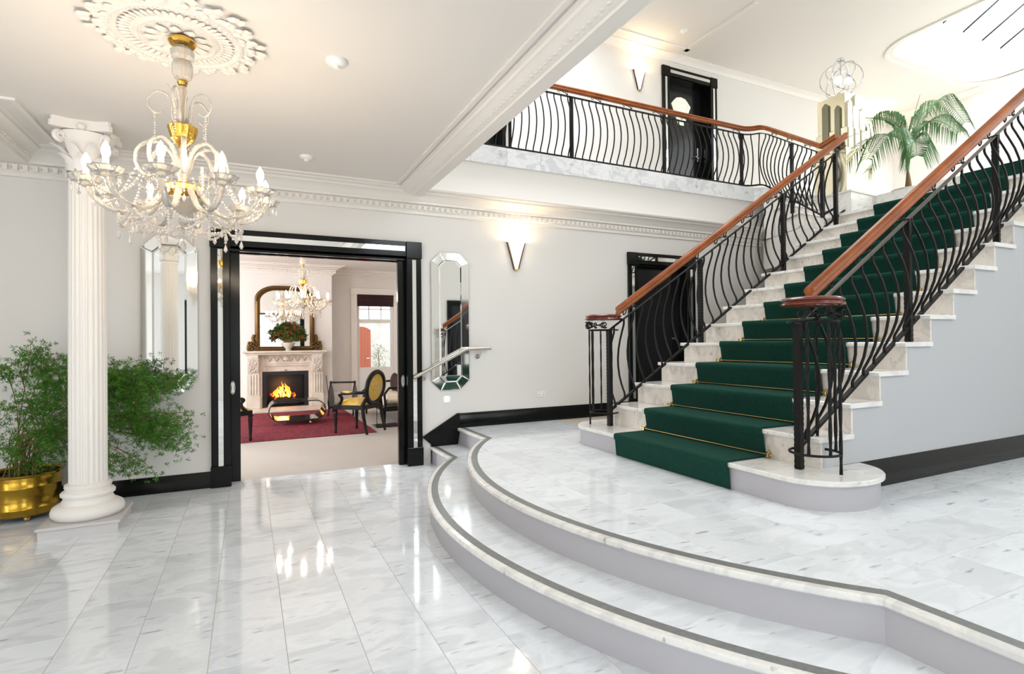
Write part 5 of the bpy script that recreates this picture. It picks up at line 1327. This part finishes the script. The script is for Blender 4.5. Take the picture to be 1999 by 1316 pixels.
def armchair(label, loc, rz):
    t = thing('armchair', label, 'chair', loc, rz, 'yellow oval backed armchairs')
    # seat faces -y (front), back at +y
    B().prism([(-0.27, -0.27), (0.27, -0.27), (0.29, -0.1), (0.25, 0.24), (-0.25, 0.24), (-0.29, -0.1)], 0.36, 0.425).build('seat_rail', 'chairblack', t, 0)
    c = B(); nn = 8; vs = []; fs = []
    for j in range(nn+1):
        for i in range(nn+1):
            u, v = -1+2*i/nn, -1+2*j/nn; vs.append((u*(0.26-0.02*(v+1)/2), v*0.245-0.02, 0.425+0.085*(1-u**4)*(1-v**4)))
    for j in range(nn):
        for i in range(nn): a = j*(nn+1)+i; fs.append((a, a+1, a+nn+2, a+nn+1))
    c.add(vs, fs); c.build('seat_cushion', 'floral', t, 60)
    leg = [(0.034, 0.37), (0.034, 0.34), (0.022, 0.325), (0.032, 0.31), (0.029, 0.28), (0.018, 0.05), (0.022, 0.035), (0.017, 0.0), (0, 0.0)]
    for x, y in ((-0.245, -0.25), (0.245, -0.25)): B().lathe([(0, 0.37)]+leg, 10, (x, y, 0)).build('leg', 'chairblack', t)
    for s in (-1, 1): B().tube([(s*0.22, 0.30, 0.0), (s*0.222, 0.24, 0.25), (s*0.225, 0.22, 0.42), (s*0.185, 0.245, 0.50), (s*0.165, 0.255, 0.54)], [0.019, 0.026, 0.030, 0.028, 0.026], 8).build('leg', 'chairblack', t)
    tilt = 0.16; cz = 0.675
    def bk(u, v, w): return (u, 0.285+math.sin(tilt)*v+w*math.cos(tilt), cz+v*math.cos(tilt)-w*math.sin(tilt))
    ring = [bk(0.205*math.cos(2*PI*k/36), 0.235*math.sin(2*PI*k/36), 0) for k in range(37)]
    B().tube(ring, 0.036, 8).build('back_frame', 'chairblack', t)
    vs = [bk(0, 0, -0.035)]+[bk(0.118*math.cos(2*PI*k/28), 0.138*math.sin(2*PI*k/28), -0.028) for k in range(28)]+[bk(0.190*math.cos(2*PI*k/28), 0.220*math.sin(2*PI*k/28), -0.005) for k in range(28)]
    vs += [bk(0, 0, 0.022)]+[bk(0.118*math.cos(2*PI*k/28), 0.138*math.sin(2*PI*k/28), 0.018) for k in range(28)]+[bk(0.190*math.cos(2*PI*k/28), 0.220*math.sin(2*PI*k/28), 0.006) for k in range(28)]
    fs = []
    for o in (0, 57):
        for k in range(28): j = (k+1) % 28; fs += [(o, o+1+k, o+1+j), (o+1+k, o+29+k, o+29+j, o+1+j)]
    B().add(vs, fs).build('back_cushion', 'floral', t, 60)
    for s in (-1, 1):
        B().tube(smoothpath([(s*0.200, 0.27, 0.61), (s*0.265, 0.16, 0.61), (s*0.285, 0.0, 0.60), (s*0.285, -0.10, 0.595), (s*0.275, -0.15, 0.575), (s*0.262, -0.12, 0.53), (s*0.255, -0.14, 0.47), (s*0.255, -0.20, 0.41)], 4), 0.024, 8).build('arm', 'chairblack', t)
        B().ball((s*0.282, 0.0, 0.618), 0.03, 2, (0.9, 3.2, 0.7)).build('arm_pad', 'floral', t)
    return t
armchair('black framed armchair with yellow floral oval back, seen whole at the right of the rug', (1.52, 8.47, 0.009), math.radians(222))
armchair('yellow armchair cut off by the left door jamb, showing only arm and front leg', (-0.30, 8.52, 0.009), math.radians(112))
# magazine rack, sofa, side table
t = thing('magazine_rack', 'black slatted magazine rack with a bar handle behind the yellow armchair', 'rack', (1.60, 10.62, 0.009), math.radians(-22))
for s in (-1, 1):
    pol = [(-0.16, 0.12), (0.16, 0.12), (0.20, 0.27), (0.14, 0.44), (0.045, 0.56), (0.045, 0.63), (-0.045, 0.63), (-0.045, 0.56), (-0.14, 0.44), (-0.20, 0.27)]
    B().prism(pol, s*0.22-0.012, s*0.22+0.012, 'yz').build('side', 'chairblack', t, 0)
    for y in (-0.14, 0.14): B().tube([(s*0.22, y, 0.13), (s*0.23, y*1.5, 0.0)], 0.016, 6).build('foot', 'chairblack', t)
B().tube([(-0.24, 0, 0.605), (0.24, 0, 0.605)], 0.016, 8).build('handle', 'chairblack', t)
for q in range(5): B().bevbox((-0.21, -0.15+0.065*q, 0.13), (0.21, -0.11+0.065*q, 0.145), 0.003).build('slat', 'chairblack', t, 0)
sf = thing('sofa', 'cream seated sofa on a black rail at the right edge of the lounge doorway', 'sofa', (2.34, 9.75, 0), math.radians(90))
B().bevbox((-0.8, -0.36, 0.22), (0.8, 0.36, 0.29), 0.01).build('rail', 'chairblack', sf, 0)
B().bevbox((-0.78, -0.35, 0.29), (0.78, 0.30, 0.45), 0.04).build('seat_cushion', 'cream', sf, 30)
B().bevbox((-0.8, -0.40, 0.29), (0.8, -0.28, 0.85), 0.03).build('backrest', 'cream', sf, 30)
for x in (-0.76, 0.76):
    for y in (-0.33, 0.33): B().lathe([(0, 0.23), (0.028, 0.23), (0.016, 0.02), (0, 0)], 8, (x, y, 0)).build('leg', 'chairblack', sf)
    B().tube([(x, -0.3, 0.62), (x, 0.25, 0.60), (x, 0.33, 0.5), (x, 0.31, 0.29)], 0.022, 6).build('arm', 'chairblack', sf)
for q, (x, lab) in enumerate(((0.45, 'dark maroon cushion on the sofa, the one nearer the fireplace'), (0.05, 'dark maroon cushion on the sofa, the one nearer the hall'))):
    c = thing('cushion', lab, 'cushion', Vector((2.34, 9.75, 0))+Matrix.Rotation(math.radians(90), 3, 'Z') @ Vector((x, -0.14, 0.60)), math.radians(90+8*q), 'maroon sofa cushions')
    B().ball((0, 0, 0), 0.19, 3, (1.0, 0.42, 0.95)).build('cover', 'dark', c, 60)
    B().tube([(0.19*math.cos(a), 0, 0.18*math.sin(a)) for a in [2*PI*k/20 for k in range(21)]], 0.006, 5).build('piping', 'dark', c)
t = thing('acrylic_side_table', 'clear acrylic side table behind the yellow armchair', 'table', (2.02, 8.92, 0))
B().bevbox((-0.2, -0.2, 0.36), (0.2, 0.2, 0.372), 0.002).build('top', 'acrylic', t, 0)
for s in (-1, 1): B().bevbox((s*0.19-0.005, -0.2, 0.012), (s*0.19+0.005, 0.2, 0.36), 0.002).build('side', 'acrylic', t, 0)
B().bevbox((-0.2, -0.2, 0.0), (0.2, 0.2, 0.012), 0.002).build('base', 'acrylic', t, 0)

# ------------------------------------------------------------------ upper landing: mirrored tower with sphere lamp, palm
TW = Vector((8.06, 5.20, 3.465))
tw = thing('mirrored_tower', 'stepped mirrored skyscraper pedestal at the top of the stairs', 'pedestal', TW, -0.05)
def tier(x0, x1, y0, y1, z0, z1):
    B().bevbox((x0, y0, z0), (x1, y1, z1), 0.006).build('tier', 'towermirror', tw, 0)
tier(-0.27, 0.31, -0.26, 0.26, 0, 0.62)
tier(-0.25, 0.24, -0.24, 0.24, 0.62, 0.95)
tier(-0.235, 0.215, -0.22, 0.22, 0.95, 1.47)
for x0, x1, z1 in ((-0.20, -0.12, 1.30), (-0.06, 0.02, 1.40), (0.08, 0.15, 1.22)): B().prism([(x0, 0.66), (x1, 0.66), (x1, z1), ((x0+x1)/2, z1+0.05), (x0, z1)], -0.255, -0.215, 'xz').build('fin', 'mirror', tw, 0)
for y0, y1, z1 in ((-0.16, -0.08, 1.25), (0.02, 0.12, 1.35)): B().prism([(y0, 0.1), (y1, 0.1), (y1, z1), ((y0+y1)/2, z1+0.05), (y0, z1)], -0.262, -0.225, 'yz').build('fin', 'darkmirror', tw, 0)
lp_ = thing('ring_sphere_lamp', 'lit sphere lamp of crossed chrome rings on top of the mirrored tower', 'lamp', TW+Vector((0, 0, 1.47)))
B().lathe([(0, 0), (0.09, 0), (0.09, 0.012), (0.02, 0.02), (0, 0.02)], 20).build('base', 'chrome', lp_)
B().tube([(0, 0, 0.0), (0, 0, 0.62)], 0.008, 8).lathe([(0, 0.60), (0.05, 0.60), (0.05, 0.62), (0, 0.63)], 16).build('spindle', 'chrome', lp_)
for q, (r, ti, rz, off) in enumerate(((0.285, 0.1, 0.2, 0), (0.27, 0.35, 1.3, 0.04), (0.28, 0.2, 2.2, -0.02), (0.24, 0.5, 2.9, 0.0))):
    R_ = Matrix.Rotation(rz, 3, 'Z') @ Matrix.Rotation(ti, 3, 'X')
    B().tube([Vector((0, 0, 0.315))+R_ @ Vector((r*math.cos(a)+off*0.3, 0, r*math.sin(a))) for a in [2*PI*k/40 for k in range(41)]], 0.0075, 6).build('ring', 'chrome', lp_)
for x, z in ((-0.12, 0.26), (0.13, 0.30)):
    bb = B().ball((x, -0.03, z), 0.055, 2).build('bulb', 'sconce', lp_)
    B().tube([(0, 0, z+0.12), (x*0.8, -0.02, z+0.10), (x, -0.03, z+0.05)], 0.007, 6).build('bulb_arm', 'chrome', lp_)

PP = Vector((at(1773, 365, y=5.0).x, 5.0, 3.44))
pp = thing('palm_pot', 'planter of the palm on the upper landing', 'planter', PP)
B().lathe([(0, 0), (0.17, 0), (0.20, 0.05), (0.22, 0.22), (0.235, 0.24), (0.21, 0.24), (0.19, 0.20), (0, 0.20)], 28).build('bowl', 'stone', pp, 40)
B().lathe([(0, 0.20), (0.19, 0.20), (0, 0.215)], 20).build('soil', 'soil', pp)
pm_ = thing('potted_palm', 'tall green palm with arching fronds on the upper landing beyond the staircase', 'plant', PP+Vector((0, 0, 0.2)))
base = PP+Vector((0, 0, 0.2))
def pa(b, nm, m, sm=40, rc=True): o = b.build(nm, m, pm_, sm, recalc=rc); o.matrix_parent_inverse = Matrix.Translation(-Vector(pm_.location)); return o
crown = at(1772, 335, y=5.0)
kx = crown.x-base.x
tr = B().tube(smoothpath([base, base.lerp(crown, 0.5)+Vector((0.01, 0, 0)), crown], 5), [0.05, 0.05, 0.048, 0.046, 0.042, 0.038, 0.034, 0.030, 0.026, 0.022, 0.018], 10); pa(tr, 'trunk', 'trunk')
rp = random.Random(21)
fr = [[(1768, 330), (1762, 268), (1745, 238), (1705, 230), (1676, 262)],
      [(1772, 330), (1784, 262), (1806, 216), (1842, 195), (1884, 240)],
      [(1770, 330), (1766, 280), (1748, 262), (1722, 268), (1692, 312)],
      [(1774, 330), (1782, 276), (1802, 246), (1832, 236), (1872, 258)],
      [(1772, 330), (1774, 290), (1780, 272), (1788, 280), (1790, 304)]]
ys = [5.1, 5.15, 4.75, 4.8, 4.55]
for f_, yy in zip(fr, ys):
    pts = [at(px, py, y=5.0+(yy-5.0)*i/4) for i, (px, py) in enumerate(f_)]
    pts[0] = crown.copy()
    sp_ = smoothpath(pts, 9); n = len(sp_)
    b = B().tube(sp_, [0.016*(1-0.8*i/n) for i in range(n)], 5)
    for i in range(10, n-1):
        for sub in (0.0, 0.5):
            p = sp_[i].lerp(sp_[i+1], sub); t_ = (sp_[i+1]-sp_[i]).normalized(); u = (i+sub-10)/(n-11)
            side = t_.cross(Vector((0, 0, 1)))
            side = side.normalized() if side.length > 0.1 else Vector((0, -1, 0))
            L = (0.36+0.22*math.sin(PI*min(1, u*1.05)))*(1-0.30*u)
            for s in (-1, 1):
                d = (side*s*0.55+t_*0.62+Vector((rp.gauss(0, 0.05), rp.gauss(0, 0.05), 0.12))).normalized()
                mid = p+d*L*0.45; tip = p+d*L*0.74+Vector((0, 0, -L*0.66-0.05*rp.random()))
                w = t_.cross(d).normalized().cross(d).normalized()*0.0080
                b.add([p-w*0.4, p+w*0.4, mid+w, tip, mid-w, mid+Vector((0, 0, 0.006))], [(0, 1, 2, 5), (0, 5, 4), (5, 2, 3), (4, 5, 3)])
    pa(b, 'frond', 'palm', 0, False)
pa(B().tube([crown, crown+Vector((0.02, 0, 0.55)), at(1796, 185, y=5.0)], [0.012, 0.008, 0.003], 5), 'spear_leaf', 'palm')
# panelled white door and wall fitting on the far end wall
r = sempty('door_5', (13.1, 3.8, 3.44))
for q, (y0, y1) in enumerate(((2.2, 3.5), (4.1, 5.4))):
    for a in ((y0, y0+0.12), (y1-0.12, y1)):
        o = B().bevbox((13.06, a[0], 3.44), (13.101, a[1], 5.75), 0.005).build('casing', 'plaster', r, 0); o.matrix_parent_inverse = Matrix.Translation(-Vector(r.location))
    o = B().bevbox((13.055, y0-0.03, 5.63), (13.101, y1+0.03, 5.8), 0.005).build('head_casing', 'plaster', r, 0); o.matrix_parent_inverse = Matrix.Translation(-Vector(r.location))
    for k in range(2):
        o = B().bevbox((13.085, y0+0.2+k*0.5, 3.7), (13.101, y0+0.6+k*0.5, 5.4), 0.005).build('door_panel', 'white', r, 0); o.matrix_parent_inverse = Matrix.Translation(-Vector(r.location))
struct(B().box((12.2, 3.6, 5.95), (13.1, 4.4, RZ)).build('trim_10', 'wall', smooth=0))
